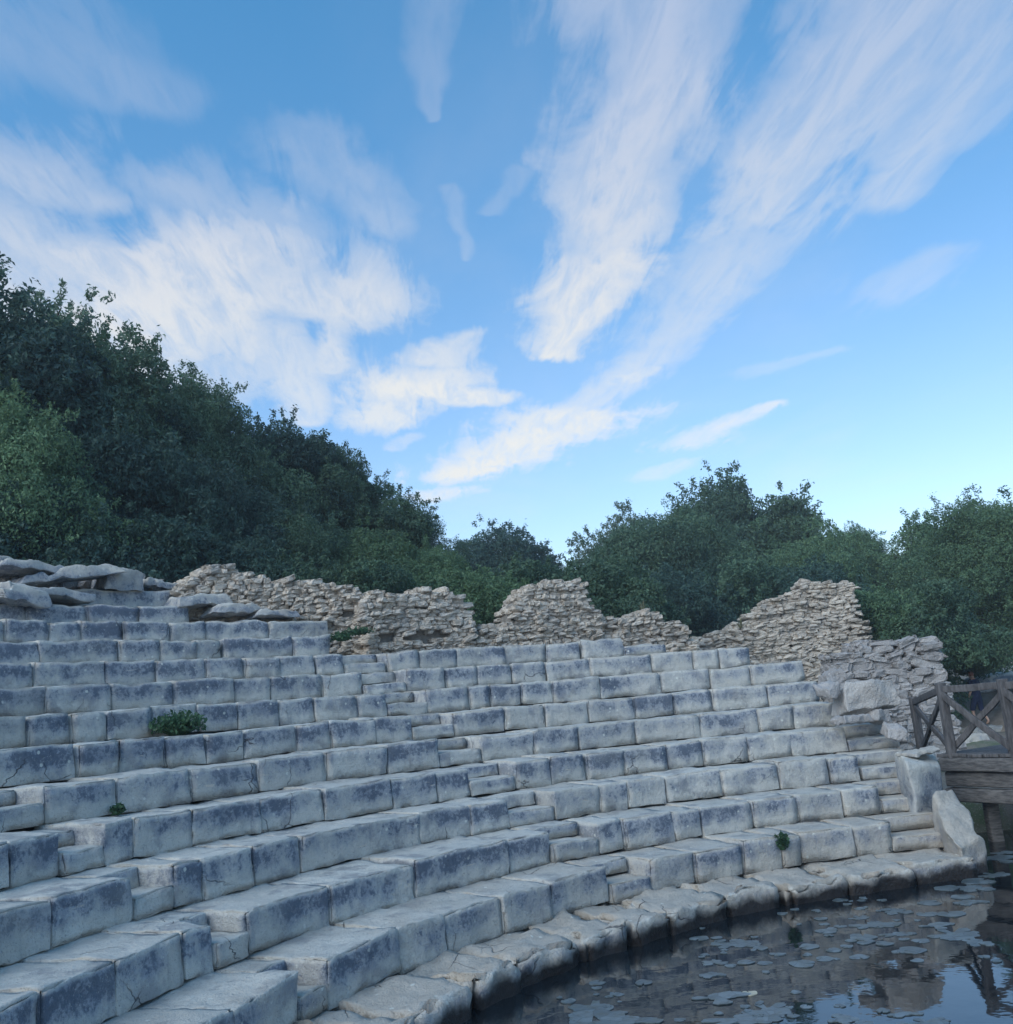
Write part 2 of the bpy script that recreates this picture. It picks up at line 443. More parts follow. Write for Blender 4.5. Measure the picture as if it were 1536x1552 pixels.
JOINTS = {
0: [579,717,789,885,949,1009,1104,1187,1281],
1: [505,605,675,760,834,'S2',962,1051,1124,1180,1211,1293],
2: [173,277,363,'S1',500,627,770,829,'S2',945,1019,1061,1139,1207,1276],
3: [77,213,'S1',307,383,457,637,712,769,'S2',840,909,949,1009,1092,1179,1254],
4: [15,115,'S1',203,293,393,490,592,662,722,'S2',835,887,945,1009,1064,1131,1197],
5: [180,290,392,493,587,669,'S2',807,875,962,1059,1147,1201],
6: [115,180,250,313,370,450,500,569,637,'S2',765,825,890,959,1019,1079,1161],
7: [40,107,163,230,300,360,423,477,539,592,'S2',660,710,742,789,837,909,1000,1076,1137],
8: [70,170,263,355,410,487,555,'S2',675,725,775,827,892,985,1049,1090],
9: [50,160,237,312,370,423,477,532,'S2',634,692,764,827,879,945],
10: [60,183,243,297,338,443],
11: [5,72,123,187,258,310,408],
12: [43,130,210],
13: [80],
}
S1 = {i: (118.9, 116.3) for i in range(0, 14)}
S2 = {1: (88.7, 84.6), 2: (89.6, 85.0), 3: (89.5, 85.3), 4: (89.3, 85.5), 5: (88.9, 85.4), 6: (88.6, 85.3), 7: (88.3, 85.2), 8: (88.0, 84.9), 9: (87.7, 84.6)}
S3 = {0: (63.0, 56.7), 1: (60.9, 55.0), 2: (58.8, 53.6), 3: (57.8, 52.9), 4: (56.6, 52.3)}
END = {5: (1262, 1060), 6: (1240, 1027), 7: (1218, 1004), 8: (1137, 990), 9: (1012, 975), 10: (500, 965), 11: (497, 940), 12: (285, 917), 13: (262, 893)}
ORD = ['', 'lowest', 'second', 'third', 'fourth', 'fifth', 'sixth', 'seventh', 'eighth', 'ninth']
LAB = {
0: 'rough beige stone ledge at the waterline, below every seat row',
1: 'lowest seat row of the theatre, blocks standing right on the waterline ledge',
9: 'ninth seat row up from the waterline ledge, directly under the rubble walls',
10: 'short tenth seat row at upper left, just above the ninth row',
11: 'short eleventh seat row at upper left with weathered grey blocks',
12: 'broken twelfth row of low pale blocks at upper left, under the tumbled slabs',
13: 'topmost remnant of the seating, two blocks under tilted loose slabs at upper left'}
for i in range(2, 9): LAB[i] = '%s curved seat row up from the waterline ledge, grey blocks with dark lichen' % ORD[i]

def px_to_theta(i, x):
    e = EDGE[i]; xs = [p[0] for p in e]; ys = [p[1] for p in e]
    y = float(np.interp(x, xs, ys))
    return theta(x, y, R0+i*DR)
for i in range(14):
    Ri = R0+i*DR
    base = pol(Ri, 90 if i < 10 else 104, (i-1)*H)
    row = thing('seat_row' if i else 'stone_ledge', LAB[i], 'seat row' if i else 'ledge', base, 'curved rows of the stone theatre')
    warm = {0: .95, 1: .42, 2: .18}.get(i, 0.05)
    end = S3[i][0] if i in S3 else px_to_theta(i, END[i][0])
    s1 = S1[i]; stairs = [s1] if i <= 8 else []
    if i in S2: stairs.append(S2[i])
    th = [px_to_theta(i, j) for j in JOINTS[i] if not isinstance(j, str)]
    th = [a for a in th if all(not (b[1]-.9 < a < b[0]+.9) for b in stairs) and a > end+1.2 and a < 150]
    for b in stairs: th += [b[0], b[1]]
    th.append(end)
    th = sorted(th, reverse=True)
    while th[0] < 150: th.insert(0, th[0]+math.degrees(RNG.uniform(.7, 1.15)/Ri))
    z1 = i*H; z0 = (i-1)*H
    if i == 0: z0 = -.75
    for a, b in zip(th[:-1], th[1:]):
        st = next((s for s in stairs if abs(s[0]-a) < 1e-6 and abs(s[1]-b) < 1e-6), None)
        right = np.clip((88-a)/35, 0, 1)
        stain = np.clip(RNG.normal(.58-.28*right, .12), 0, 1)*(0 if i == 0 else 1)
        if i == 1: stain *= .75
        wm = warm+.25*right*(i < 4)+(.12 if i >= 9 else 0)
        if st is None:
            if i == 0:
                seat_block('ledge_block', i, a, b, -.03+RNG.normal(0, .05), DR+.2, z0, z1+RNG.normal(-.01, .012), row, base, rough=3.0, stain=0, warm=1.0, r=.055, seg=.08, tilt=0.02)
            else:
                near = .05 if (i <= 4 and a > 88) else .085
                top = z1
                if i == 9 and b < 63.4: top -= .17
                if i == 1 and 72.2 < a < 74.5: top -= .02
                seat_block('seat_block', i, a, b, 0, DR+.12, z0+.004, top, row, base, stain=stain, warm=wm, seg=near,
                           rough=1.7 if (i >= 10 or (i == 9 and a < 70)) else 1.0)
                seat = None
        elif i == 0:
            seat_block('ledge_block', i, a, b, 0, DR+.2, z0, z1, row, base, rough=2.5, warm=1.0, r=.05)
        else:
            hm = z0+(z1-z0)*RNG.uniform(.5, .56)
            w = a-b; k = RNG.uniform(.0, .12)
            seat_block('stair_step', i, a, b, -.005, .46, z0+.004, hm, row, base, stain=RNG.uniform(.0, .35), warm=warm+.25, seg=.06)
            seat_block('stair_step', i, a, b, .40, DR+.1, hm+.004, z1-.006, row, base, stain=RNG.uniform(.2, .5), warm=warm+.12, seg=.07)
    if i in S3:                                      # the right-hand stair
        a, b = S3[i]
        if i == 0:
            seat_block('stair_step', i, a, b, -.06, DR+.1, -.75, -.005, row, base, rough=1.6, warm=1.0, r=.03, seg=.07)
        else:
            hm = z0+H*.5
            seat_block('stair_step', i, a, b, 0, .5, z0+.004, hm, row, base, stain=.15, warm=(1.25 if i == 1 else warm+.35), rough=.7, seg=.07)
            seat_block('stair_step', i, a, b, .41, DR+.1, hm+.004, z1-.004, row, base, stain=.2, warm=warm+.3, rough=.7, seg=.07)

# loose stones: cheek blocks at the right end of the seating, boulder, slabs
def stone(name, label, cat, c, size, seed, yaw=0, tilt=0, roll=0, mat=None, rough=.12, group=None, warm=.4, stain=.2, r=None):
    P, Q = rock(size, seed, rough, r=r)
    if roll:
        Pq = P.copy(); cc, ss = math.cos(roll), math.sin(roll)
        Pq[:, 1] = cc*P[:, 1]-ss*P[:, 2]; Pq[:, 2] = ss*P[:, 1]+cc*P[:, 2]; P = Pq
    P = rot_z(rot_y(P, tilt), yaw)
    n = len(P)
    o = mesh_obj(name, P, Q, mat or M_seat, None, True, dict(bv=np.full(n, .5), riser=(P[:, 2] < size[2]*.8).astype(float)*.8, stain=np.full(n, stain), warm=np.full(n, warm), rnd=np.full(n, (seed*.37) % 1)))
    o.location = tuple(float(v) for v in c)
    return tag(o, label, cat, group)

def prism(name, label, cat, corners_bottom, corners_top, seed, warm=.6, stain=.1, rough=.02, n=7):
    """block from 4 bottom and 4 top corners, finely divided and worn"""
    P, Q, N, e = rbox(1, 1, 1, .07, 1.0/n)
    cb, ct = np.asarray(corners_bottom, float), np.asarray(corners_top, float)
    def bil(c, u, v): return (c[0]*((1-u)*(1-v))[:, None]+c[1]*(u*(1-v))[:, None]+c[2]*(u*v)[:, None]+c[3]*((1-u)*v)[:, None])
    u, v, w = P[:, 0], P[:, 1], P[:, 2]
    V = bil(cb, u, v)*(1-w)[:, None]+bil(ct, u, v)*w[:, None]
    V = V+vec_noise(V*3.1, seed, 3)*rough-N*0
    base = cb.mean(0); k = len(V)
    o = mesh_obj(name, V, Q, M_seat, None, True, dict(bv=w, riser=(w < .97).astype(float)*.7, stain=np.full(k, stain), warm=np.full(k, warm), rnd=np.full(k, .3)), base)
    o.location = tuple(base); return tag(o, label, cat)
def P3(row_r, deg, z): return pol(row_r, deg, z)
# sloping parapet block falling to the water beside the lowest steps
def px_block(name, label, top, zb, seed, **kw):
    T = [on_d(*q) for q in top]
    prism(name, label, 'stone block', [np.array([q[0], q[1], zb]) for q in T], T, seed, **kw)
px_block('parapet_block', 'low leaning weathered parapet block sloping to the water at the right end of the steps',
         [(1456, 1283, 14.15), (1490, 1270, 14.55), (1446, 1196, 15.6), (1408, 1203, 15.1)], -.7, 3, warm=1.2, stain=.15, rough=.06, n=16)
px_block('end_block', 'rounded grey end block beside the upper steps at the right end of the seating',
         [(1376, 1156, 15.3), (1427, 1166, 15.8), (1416, 1134, 16.5), (1352, 1136, 16.2)], -.3, 5, warm=.3, stain=.5, rough=.028, n=16)
c = on_d(1312, 1073, 17.5)
stone('boulder', 'big pale boulder lodged in the gap at the right end of the upper rows', 'boulder', c, (.74, .7, .42), 4, yaw=-.55, tilt=.04, rough=.34, r=.03, mat=M_boul)
# cut stones in the collapsed corner beneath and beside the boulder
for k, (x, y, D, s, mt, lab) in enumerate([
    (1292, 1096, 16.9, (.5, .5, .12), M_rub2, 'flat pale block in the collapsed corner directly below the big boulder'),
    (1258, 1056, 17.3, (.3, .4, .22), M_rub2, 'small rough stone at the broken end of the sixth seat row'),
    (1264, 1034, 17.8, (.42, .4, .18), M_rub2, 'rough stone wedged left of the boulder under the rubble wall'),
    (1332, 1092, 17.4, (.34, .3, .2), M_rub2, 'dark rough stone right of the boulder beside the railing'),
    (1358, 1120, 17.0, (.32, .3, .18), M_rub2, 'low dark stone between the steps and the first railing post'),
    (1392, 1143, 15.95, (.5, .4, .06), M_seat, 'thin flat slab on the end block at the foot of the railing')]):
    stone('fallen_stone', lab, 'stone', on_d(x, y, D), s, 31+k, yaw=-.5+.4*math.sin(k*3), tilt=.1*math.sin(k*5), rough=.34, warm=.55, stain=.1, r=.03, mat=mt)

SL = [  # x, y(bottom), r, size, yaw offset, tilt, label
 (12, 862, 19.3, (.9, .7, .22), .1, .12, 'small rounded slab at the far upper left edge of the seating'),
 (40, 868, 18.9, (1.3, .9, .20), .05, .04, 'flat grey slab at upper left, just left of the long tilted one'),
 (95, 880, 18.8, (2.0, .9, .24), .0, -.17, 'long tilted slab with pale lichen crowning the upper left rim'),
 (178, 892, 19.0, (.85, .8, .42), -.1, .05, 'squat grey block right of the long tilted slab'),
 (222, 890, 19.1, (.36, .5, .2), .2, .15, 'small stone at the right end of the slabs crowning the upper left rim'),
 (60, 905, 18.3, (1.6, .8, .20), .1, .16, 'pale slab sloping down to the right below the long tilted slab'),
 (20, 915, 18.0, (.9, .7, .28), .1, .08, 'low boulder at the left edge below the sloping pale slab'),
 (300, 918, 18.2, (1.15, .8, .26), -.05, -.12, 'dark slab tilted up in front of the left rubble wall'),
 (352, 930, 17.8, (1.0, .7, .22), .1, .06, 'low grey slab in front of the left rubble wall, right of the dark slab'),
 (415, 934, 17.5, (.9, .6, .16), .0, .03, 'thin flat stone at the foot of the left rubble wall'),
 (250, 895, 19.2, (.9, .6, .2), .3, .02, 'half-buried stone just left of the left rubble wall'),
]
for k, (x, y, r, s, yw, tl, lab) in enumerate(SL):
    cpt = on_cyl(x, y, r); th = math.atan2(cpt[1], cpt[0])
    stone('loose_slab' if s[2] < .3 else 'loose_block', lab, 'slab' if s[2] < .3 else 'stone block', cpt-np.array([0, 0, .03]), (s[0]*.95, s[1], s[2]*.74), 50+k, yaw=th-PI/2+yw, tilt=tl, rough=.34, warm=.5, stain=.6, r=.022)

# ------------------------------------------------------------------ rubble walls
def unit_stone():
    P, Q, N, e = rbox(2, 2, 2, .55, 1.0)
    return P-1, Q
UP, UQ = unit_stone()
def stones_mesh(items):
    """items: list of (centre, (right, out, up) axes, half sizes, seed)"""
    Vs, Qs, rn = [], [], []
    n = len(UP)
    for k, (cc, ax, hs, sd) in enumerate(items):
        r = np.random.default_rng(sd)
        P = UP*np.asarray(hs)
        P = P+r.normal(0, .12, (n, 3))*np.asarray(hs)*.9
        sk = r.normal(0, .18)
        P[:, 2] += sk*P[:, 0]*.6
        P[:, 0] *= 1+r.normal(0, .12)*P[:, 2]/hs[2]
        Vs.append(cc+P@np.asarray(ax)); Qs.append(UQ+k*n); rn.append(np.full(n, r.random()))
    return np.concatenate(Vs), np.concatenate(Qs), np.concatenate(rn)
def rubble_wall(name, label, profile, r, base_z, thick=.8, lean=0.0, mat=None, hrange=(.06, .105), wrange=(.10, .28), seed=1, holes=(), drop=.0, rfun=None, course_tilt=0.0):
    rg = np.random.default_rng(seed)
    pts = []
    for (x, y) in profile:
        rr = rfun(x) if rfun else r
        P = on_cyl(x, y, rr); pts.append((math.degrees(math.atan2(P[1], P[0])), P[2], rr))
    pts.sort(key=lambda p: -p[0])
    A = np.array(pts)
    s = (A[0, 0]-A[:, 0])*PI/180*r; zt = A[:, 1]; rs = A[:, 2]; th0 = A[0, 0]
    L = s[-1]
    def frame(sv):
        th = R_(th0)-sv/r; rr = np.interp(sv, s, rs)
        return np.array([rr*math.cos(th), rr*math.sin(th), 0]), np.array([math.sin(th), -math.cos(th), 0]), np.array([-math.cos(th), -math.sin(th), 0])
    up = np.array([0, 0, 1.0])
    items = []
    hole_pts = [(on_cyl(x, y, r), w, h) for (x, y, w, h) in holes]
    zmax = zt.max(); z = base_z
    while z < zmax+.02:
        h = rg.uniform(*hrange)
        sv = -rg.uniform(0, .2)
        while sv < L+.05:
            w = rg.uniform(*wrange)
            if sv < L and sv+w > L-.12: w = max(L-sv+rg.uniform(-.02, .03), .1)
            sm = sv+w/2
            top = float(np.interp(sm, s, zt))+.05*math.sin(sm*5.1+seed)+.05*math.sin(sm*11.3)
            zz = z+course_tilt*sm+.03*math.sin(sm*1.7+z*3)
            if zz+h*.5 < top and -.05 < sm < L-.03:
                c0, rt, outv = frame(sm)
                ln = lean*(zz-base_z)
                pos = c0+up*(zz+h/2)+outv*(rg.normal(0, .045)-ln)
                ok = True
                for (hp, hw, hh) in hole_pts:
                    d = pos-hp; ds = d@rt
                    if (ds/hw)**2+(d[2]/hh)**2 < 1: ok = False
                an = rg.normal(0, .10); a2 = rg.normal(0, .12)
                r2 = rt*math.cos(an)+up*math.sin(an); u2 = up*math.cos(an)-rt*math.sin(an)
                ax = np.stack([r2*math.cos(a2)+outv*math.sin(a2), -outv*math.cos(a2)+r2*math.sin(a2), u2])
                if ok or rg.random() < .12:
                    items.append((pos, ax, (w*.52, .15, h*.58), int(rg.integers(1e9))))
                atop = zz+h*1.6 > top
                # back face, wall top and the two ends
                items.append((c0+up*(zz+h/2)-outv*(thick+ln+rg.normal(0, .03)), ax, (w*.52, .15, h*.58), int(rg.integers(1e9))))
                near_end = sm < .3 or sm > L-.3
                if atop or near_end:
                    for q in np.arange(.2, thick, .24):
                        items.append((c0+up*(zz+h/2+rg.normal(0, .02))-outv*(q+ln), ax, (w*.5, .15, h*.56), int(rg.integers(1e9))))
            sv += w*.97
        z += h*.93
    V, Q, rn = stones_mesh(items)
    c0, rt, outv = frame(L/2)
    base = c0-outv*thick/2; base = np.array([base[0], base[1], base_z])
    t = thing(name, label, 'ruined wall', base)
    mesh_obj('stonework', V, Q, mat or M_rub, t, False, dict(rnd=rn), base)
    # mortar core, set back inside the stones
    N = 40; Vc = []
    for k in range(N+1):
        sv = .12+(L-.24)*k/N
        c0, rt, outv = frame(sv)
        tp = max(base_z+.05, float(np.interp(sv, s, zt))-.11)
        ln = lean*(tp-base_z)
        Vc += [c0-outv*.07+up*base_z, c0-outv*(thick-.07)+up*base_z, c0-outv*(thick-.07+ln)+up*tp, c0-outv*(.07+ln)+up*tp]
    Fq = []
    for k in range(N):
        a = 4*k
        for e in range(4): Fq.append((a+e, a+(e+1) % 4, a+4+(e+1) % 4, a+4+e))
    Fq += [(3, 2, 1, 0), (4*N, 4*N+1, 4*N+2, 4*N+3)]
    mesh_obj('mortar_core', np.array(Vc), np.array(Fq), M_core, t, False, None, base)
    return t
rubble_wall('rubble_wall', 'long low rubble wall stub farthest left, humped above the upper left rows',
            [(268,893),(292,880),(318,860),(345,857),(370,864),(400,878),(440,882),(475,879),(505,881),(530,890),(556,905),(562,925)], 17.6, 3.1, seed=11,
            holes=[(525,936,.42,.10)], rfun=lambda x: float(np.interp(x, [268, 480, 560], [18.6, 17.4, 16.9])))
rubble_wall('rubble_wall', 'rubble wall stub with a dark hollow at its foot, left of the tree gap',
            [(548,912),(556,897),(570,893),(585,902),(605,901),(640,894),(655,900),(672,900),(690,896),(704,908),(712,935),(718,972)], 16.75, 3.2, seed=12,
            holes=[(650,965,.55,.10), (590,968,.25,.07)])
rubble_wall('rubble_wall', 'stepped rubble wall stub with a rounded tower, right of the tree gap',
            [(722,968),(730,955),(775,943),(778,915),(785,903),(805,892),(840,880),(870,879),(884,884),(890,905),(896,922),(908,927),(911,945)], 16.8, 3.2, seed=13)
rubble_wall('rubble_wall', 'low sagging rubble wall between the rounded tower and the tall peaked wall',
            [(905,945),(930,936),(955,931),(975,927),(1000,934),(1020,940),(1036,948),(1046,964),(1058,973)], 16.95, 3.0, seed=14)
rubble_wall('rubble_wall', 'tallest rubble wall, slope climbing to a vertical right edge',
            [(1052,974),(1065,965),(1085,957),(1108,953),(1130,936),(1152,920),(1175,906),(1200,898),(1218,886),(1245,881),(1270,884),(1292,886),(1310,889),(1313,935),(1314,980)], 25.0, 1.0, thick=.9, seed=15, hrange=(.07, .12), wrange=(.14, .40))
rubble_wall('rubble_wall', 'broken leaning lump of coarse grey masonry right of the tallest wall',
            [(1278,990),(1292,984),(1312,975),(1350,972),(1380,966),(1400,964),(1420,969),(1424,985),(1436,1000),(1440,1012)], 15.6, .6, thick=1.1, lean=.25, mat=M_rub2,
            hrange=(.10, .20), wrange=(.2, .55), seed=16, course_tilt=-.02)
# low retaining rubble in front of it, beside the railing
rubble_wall('rubble_wall', 'low dark rubble face below the boulder, behind the first railing post',
            [(1325,1066),(1340,1062),(1358,1066),(1372,1080)], 14.2, .5, thick=.6, mat=M_rub2, hrange=(.10, .18), wrange=(.18, .4), seed=17)

rubble_wall('rubble_wall', 'ragged rubble rim under the loose slabs at the far upper left',
            [(-40,868),(20,866),(70,872),(130,868),(170,872),(215,880),(245,886),(275,892)], 19.6, 3.9, thick=.9, mat=M_rub2, hrange=(.08, .17), wrange=(.16, .5), seed=18)

# ------------------------------------------------------------------ footbridge
M_wood = simple_noise_mat('weathered_wood', (.055, .052, .054), (.135, .127, .128), 4, stretch=(5, 5, 1.2), bumpd=.01)
M_wood_dark = simple_noise_mat('dark_wood', (.06, .058, .06), (.165, .155, .15), 4, stretch=(1.5, 1.5, 9), bumpd=.015)
def beam(name, A, B, w, h, parent, base, mat, seed=0, upv=(0, 0, 1)):
    A, B = np.asarray(A, float), np.asarray(B, float); d = B-A; L = np.linalg.norm(d); d = d/L
    u = np.asarray(upv, float)
    if abs(d@u) > .95: u = np.array([math.cos(YAW), math.sin(YAW), 0])
    sd = np.cross(d, u); sd /= np.linalg.norm(sd); u2 = np.cross(sd, d)
    P, Q, N, e = rbox(L, w, h, min(w, h)*.14, .16)
    P = P-np.array([0, w/2, h/2])
    V = A+P[:, :1]*d+P[:, 1:2]*sd+P[:, 2:3]*u2
    V = V+vec_noise(V*4+seed, seed, 2)*.008
    return mesh_obj(name, V, Q[:, ::-1] if np.linalg.det(np.stack([d, sd, u2])) < 0 else Q, mat, parent, True, None, base)
up = np.array([0, 0, 1.0])
p2 = on_d(1444, 1147, 16.8); DZ = p2[2]
t2 = on_d(1420, 1046, 16.8)
p1 = on_d(1396, 1133, 19.6); p1[2] = DZ-.24
p3 = on_d(1540, 1150, 16.2); p3[2] = DZ
dirR = (p3-p2)*np.array([1, 1, 0]); Lp = np.linalg.norm(dirR); dirR /= Lp
back = np.array([-dirR[1], dirR[0], 0]);
if back@Fv < 0: back = -back
far2 = p2+back*1.9+dirR*.9; base = p2.copy()
br = thing('footbridge', 'weathered wooden footbridge with cross-braced railings over the pool at right', 'footbridge', base)
HR = 1.1
for A, B, nm in [(p2-dirR*.2, p2+dirR*Lp*3.2, 'n')]:
    for z, hh, ww, ins in [(-.11, .20, .16, 0), (-.33, .22, .2, .10), (-.56, .20, .2, .06)]:
        beam('edge_beam', A+up*z+back*ins, B+up*z+back*ins, ww, hh, br, base, M_wood_dark, seed=int(-z*100))
for k in range(26):                                                   # deck boards
    a = p2+dirR*(k*.26-.1)+up*.02
    beam('deck_board', a-back*.06, a+back*2.0, .24, .05, br, base, M_wood, seed=k)
posts = [p1, p2, p2+dirR*Lp, p2+dirR*2*Lp]
for k, P in enumerate(posts):
    beam('post', P-up*.10, P+up*HR, .125, .125, br, base, M_wood, seed=40+k)
for k, (A, B) in enumerate(zip(posts[:-1], posts[1:])):
    beam('top_rail', A+up*(HR-.10), B+up*(HR-.10), .06, .105, br, base, M_wood, seed=60+k)
    off = -back*.045 if k else np.zeros(3)
    beam('cross_brace', A+up*(HR-.16)+off, B+up*.12+off, .05, .10, br, base, M_wood, seed=70+k)
    beam('cross_brace', A+up*.12-off, B+up*(HR-.16)-off, .05, .09, br, base, M_wood, seed=80+k)
fposts = [far2, far2+dirR*1.1, far2+dirR*2.3]
for k, P in enumerate(fposts): beam('post', P-up*.1, P+up*HR, .13, .13, br, base, M_wood, seed=90+k)
for k, (A, B) in enumerate(zip(fposts[:-1], fposts[1:])):
    beam('top_rail', A+up*(HR-.08), B+up*(HR-.08), .07, .11, br, base, M_wood, seed=100+k)
    beam('cross_brace', A+up*(HR-.16), B+up*.12, .05, .09, br, base, M_wood, seed=105+k)
    beam('cross_brace', A+up*.12+back*.05, B+up*(HR-.16)+back*.05, .05, .09, br, base, M_wood, seed=110+k)
for P in (p2+dirR*.25+back*.35, p2+dirR*Lp*1.3+back*.35, p2+dirR*Lp*1.3+back*1.7, p2+dirR*.25+back*1.7):
    beam('pile', np.array([P[0], P[1], -1.2]), np.array([P[0], P[1], DZ-.6]), .18, .18, br, base, M_wood_dark, seed=5)

# masonry and ground ruins beyond the bridge
RU = [(1452, 1098, (2.6, .8, .28), 'long pale ashlar course on the ground left of the person beyond the bridge'),
      (1440, 1110, (2.2, .8, .25), 'grey foundation slab behind the second railing post'),
      (1500, 1115, (1.6, .8, .22), 'flat pale stone on the grass beyond the crossing of the brace'),
      (1475, 1128, (.8, .6, .25), 'small grey stone on the grass just beyond the bridge deck'),
      (1420, 1092, (1.0, .8, .5), 'rounded earthy boulder beyond the first railing panel')]
for k, (x, y, s, lab) in enumerate(RU):
    P = on_z(x, y, .22)
    stone('ground_slab' if s[2] < .45 else 'boulder', lab, 'stone', (P[0], P[1], gz(P[0], P[1])-.03), s, 80+k, yaw=YAW-PI/2+.1*math.sin(k), rough=.15, warm=.5, stain=0, mat=M_seat)
# earth bank and rock pile at the far right
def bank():
    n = 60; V = []; 
    a0, a1 = on_d(1395, 1030, 38), on_d(1650, 1030, 36)
    d = (a1-a0)*np.array([1, 1, 0]); L = np.linalg.norm(d); d /= L
    nrm = np.array([-d[1], d[0], 0]); nrm = nrm if nrm@Fv > 0 else -nrm
    ys = np.linspace(-3.5, 6, 24)
    for k in range(n+1):
        for y in ys:
            hgt = 2.0*np.clip((y+3.5)/3.3, 0, 1)**.8*(1-.3*np.clip((y-1)/5, 0, 1))
            p = a0+d*L*k/n+nrm*y; p[2] = .1+hgt*(1+.12*math.sin(k*.3))
            V.append(p)
    V = np.array(V); V[:, 2] += fbm(V*1.2, 4, 3)*.12
    a = np.arange(len(V)).reshape(n+1, len(ys))
    Q = np.stack([a[:-1, :-1], a[1:, :-1], a[1:, 1:], a[:-1, 1:]], -1).reshape(-1, 4)
    m = simple_noise_mat('bare_earth', (.20, .165, .135), (.33, .285, .24), 2.2, bumpd=.05)
    o = mesh_obj('earth_bank', V, Q, m); tag(o, kind='structure')
bank()
rk = [(1512, 1014, 36.5, (1.0, .8, .5)), (1545, 1010, 36.6, (1.3, .9, .6)), (1500, 1022, 35.6, (.7, .6, .3)), (1530, 1024, 35.4, (1.2, .7, .3)), (1534, 1042, 34.9, (2.6, .8, .45))]
rl = ['pale rounded rock on the earth bank beside the bare tree trunk', 'large pale rock at the right edge on top of the earth bank', 'small pale rock at the left end of the rock pile on the bank',
      'flat pale rock lying in front of the others on the bank', 'long rock darkened to stand for the shaded recess under the rock pile at the right edge']
for k, (x, y, D, s) in enumerate(rk):
    stone('rock', rl[k], 'rock', on_d(x, y, D), s, 95+k, yaw=YAW-PI/2+.3*math.sin(k*4), rough=.2, warm=.15 if k < 4 else 0, stain=0 if k < 4 else 1.0)  # last rock is coloured dark to paint the shade under the pile

# ------------------------------------------------------------------ person walking beyond the bridge
def skin_body(verts, edges, radii, sub=1):
    me = bpy.data.meshes.new('body_skeleton'); me.from_pydata(verts, edges, [])
    ob = bpy.data.objects.new('body_skeleton', me); COL.objects.link(ob)
    md = ob.modifiers.new('s', 'SKIN'); md.use_smooth_shade = True
    for i, r in enumerate(radii):
        rr = r if isinstance(r, tuple) else (r, r)
        me.skin_vertices[0].data[i].radius = rr
        me.skin_vertices[0].data[i].use_root = (i == 0)
    sb = ob.modifiers.new('d', 'SUBSURF'); sb.levels = sub; sb.render_levels = sub
    dg = bpy.context.evaluated_depsgraph_get(); dg.update()
    ev = ob.evaluated_get(dg); m2 = ev.to_mesh()
    V = np.array([v.co[:] for v in m2.vertices]); Fs = [tuple(p.vertices) for p in m2.polygons]
    Nn = np.array([v.normal[:] for v in m2.vertices])
    ev.to_mesh_clear(); bpy.data.objects.remove(ob); bpy.data.meshes.remove(me)
    return V, Fs, Nn
def person():
    # local: x right, y facing direction, z up; mid-stride
    V = [(0, 0, .93), (0, .01, 1.10), (0, .03, 1.30), (0, .04, 1.43), (0, .06, 1.53), (0, .08, 1.63), (0, .08, 1.74),     # pelvis..head
         (-.17, .03, 1.41), (-.23, -.02, 1.14), (-.21, .12, .92), (-.20, .17, .84),                                        # left arm
         (.17, .03, 1.41), (.23, .0, 1.14), (.19, .20, .98), (.17, .28, .97),                                              # right arm
         (-.09, .02, .86), (-.10, .16, .48), (-.10, .10, .09), (-.10, .24, .03),                                           # left leg
         (.09, .0, .86), (.10, -.02, .48), (.10, -.24, .12), (.10, -.13, .03)]
    E = [(0,1),(1,2),(2,3),(3,4),(4,5),(5,6),(3,7),(7,8),(8,9),(9,10),(3,11),(11,12),(12,13),(13,14),(0,15),(15,16),(16,17),(17,18),(0,19),(19,20),(20,21),(21,22)]
    Rr = [(.15,.12),(.135,.105),(.165,.115),(.12,.09),.055,(.08,.095),(.07,.085), .06,.045,.035,.03, .06,.045,.035,.03, .09,.058,.038,.035, .09,.058,.038,.035]
    B, Fs, Nn = skin_body(V, E, Rr)
    yaw = YAW+.35; 
    P = on_d(1488, 1099, 33.0)
    root = thing('person', 'person in dark navy top and shorts walking on the far bank behind the bridge', 'person', (P[0], P[1], P[2]))
    root.rotation_euler.z = yaw-PI/2+.1; root.scale = (.90, .90, .90)
    skinm = simple_noise_mat('skin', (.42, .26, .20), (.48, .31, .24), 5, .6, 0)
    navy = simple_noise_mat('navy_cloth', (.010, .016, .045), (.02, .028, .07), 8, .85, 0)
    hairm = simple_noise_mat('reddish_hair', (.16, .06, .04), (.26, .10, .06), 12, .6, 0)
    mesh_obj('body', B, Fs, skinm, root)
    def shell(name, test, off, mat):
        keep = [f for f in Fs if test(B[list(f)].mean(0))]
        used = sorted({i for f in keep for i in f}); mp = {i: k for k, i in enumerate(used)}
        mesh_obj(name, (B+Nn*off)[used], [tuple(mp[i] for i in f) for f in keep], mat, root)
    shell('shirt', lambda c: (.90 < c[2] < 1.47 and abs(c[0]) < .17) or (1.20 < c[2] < 1.47), .016, navy)
    shell('shorts', lambda c: .46 < c[2] < .93 and abs(c[0]) < .18 and not (c[0] < -.16 or c[0] > .16), .024, navy)
    hd = [i for i in range(len(B))]
    shell('hair', lambda c: c[2] > 1.68 or (c[2] > 1.58 and c[1] < .05), .012, hairm)
person()

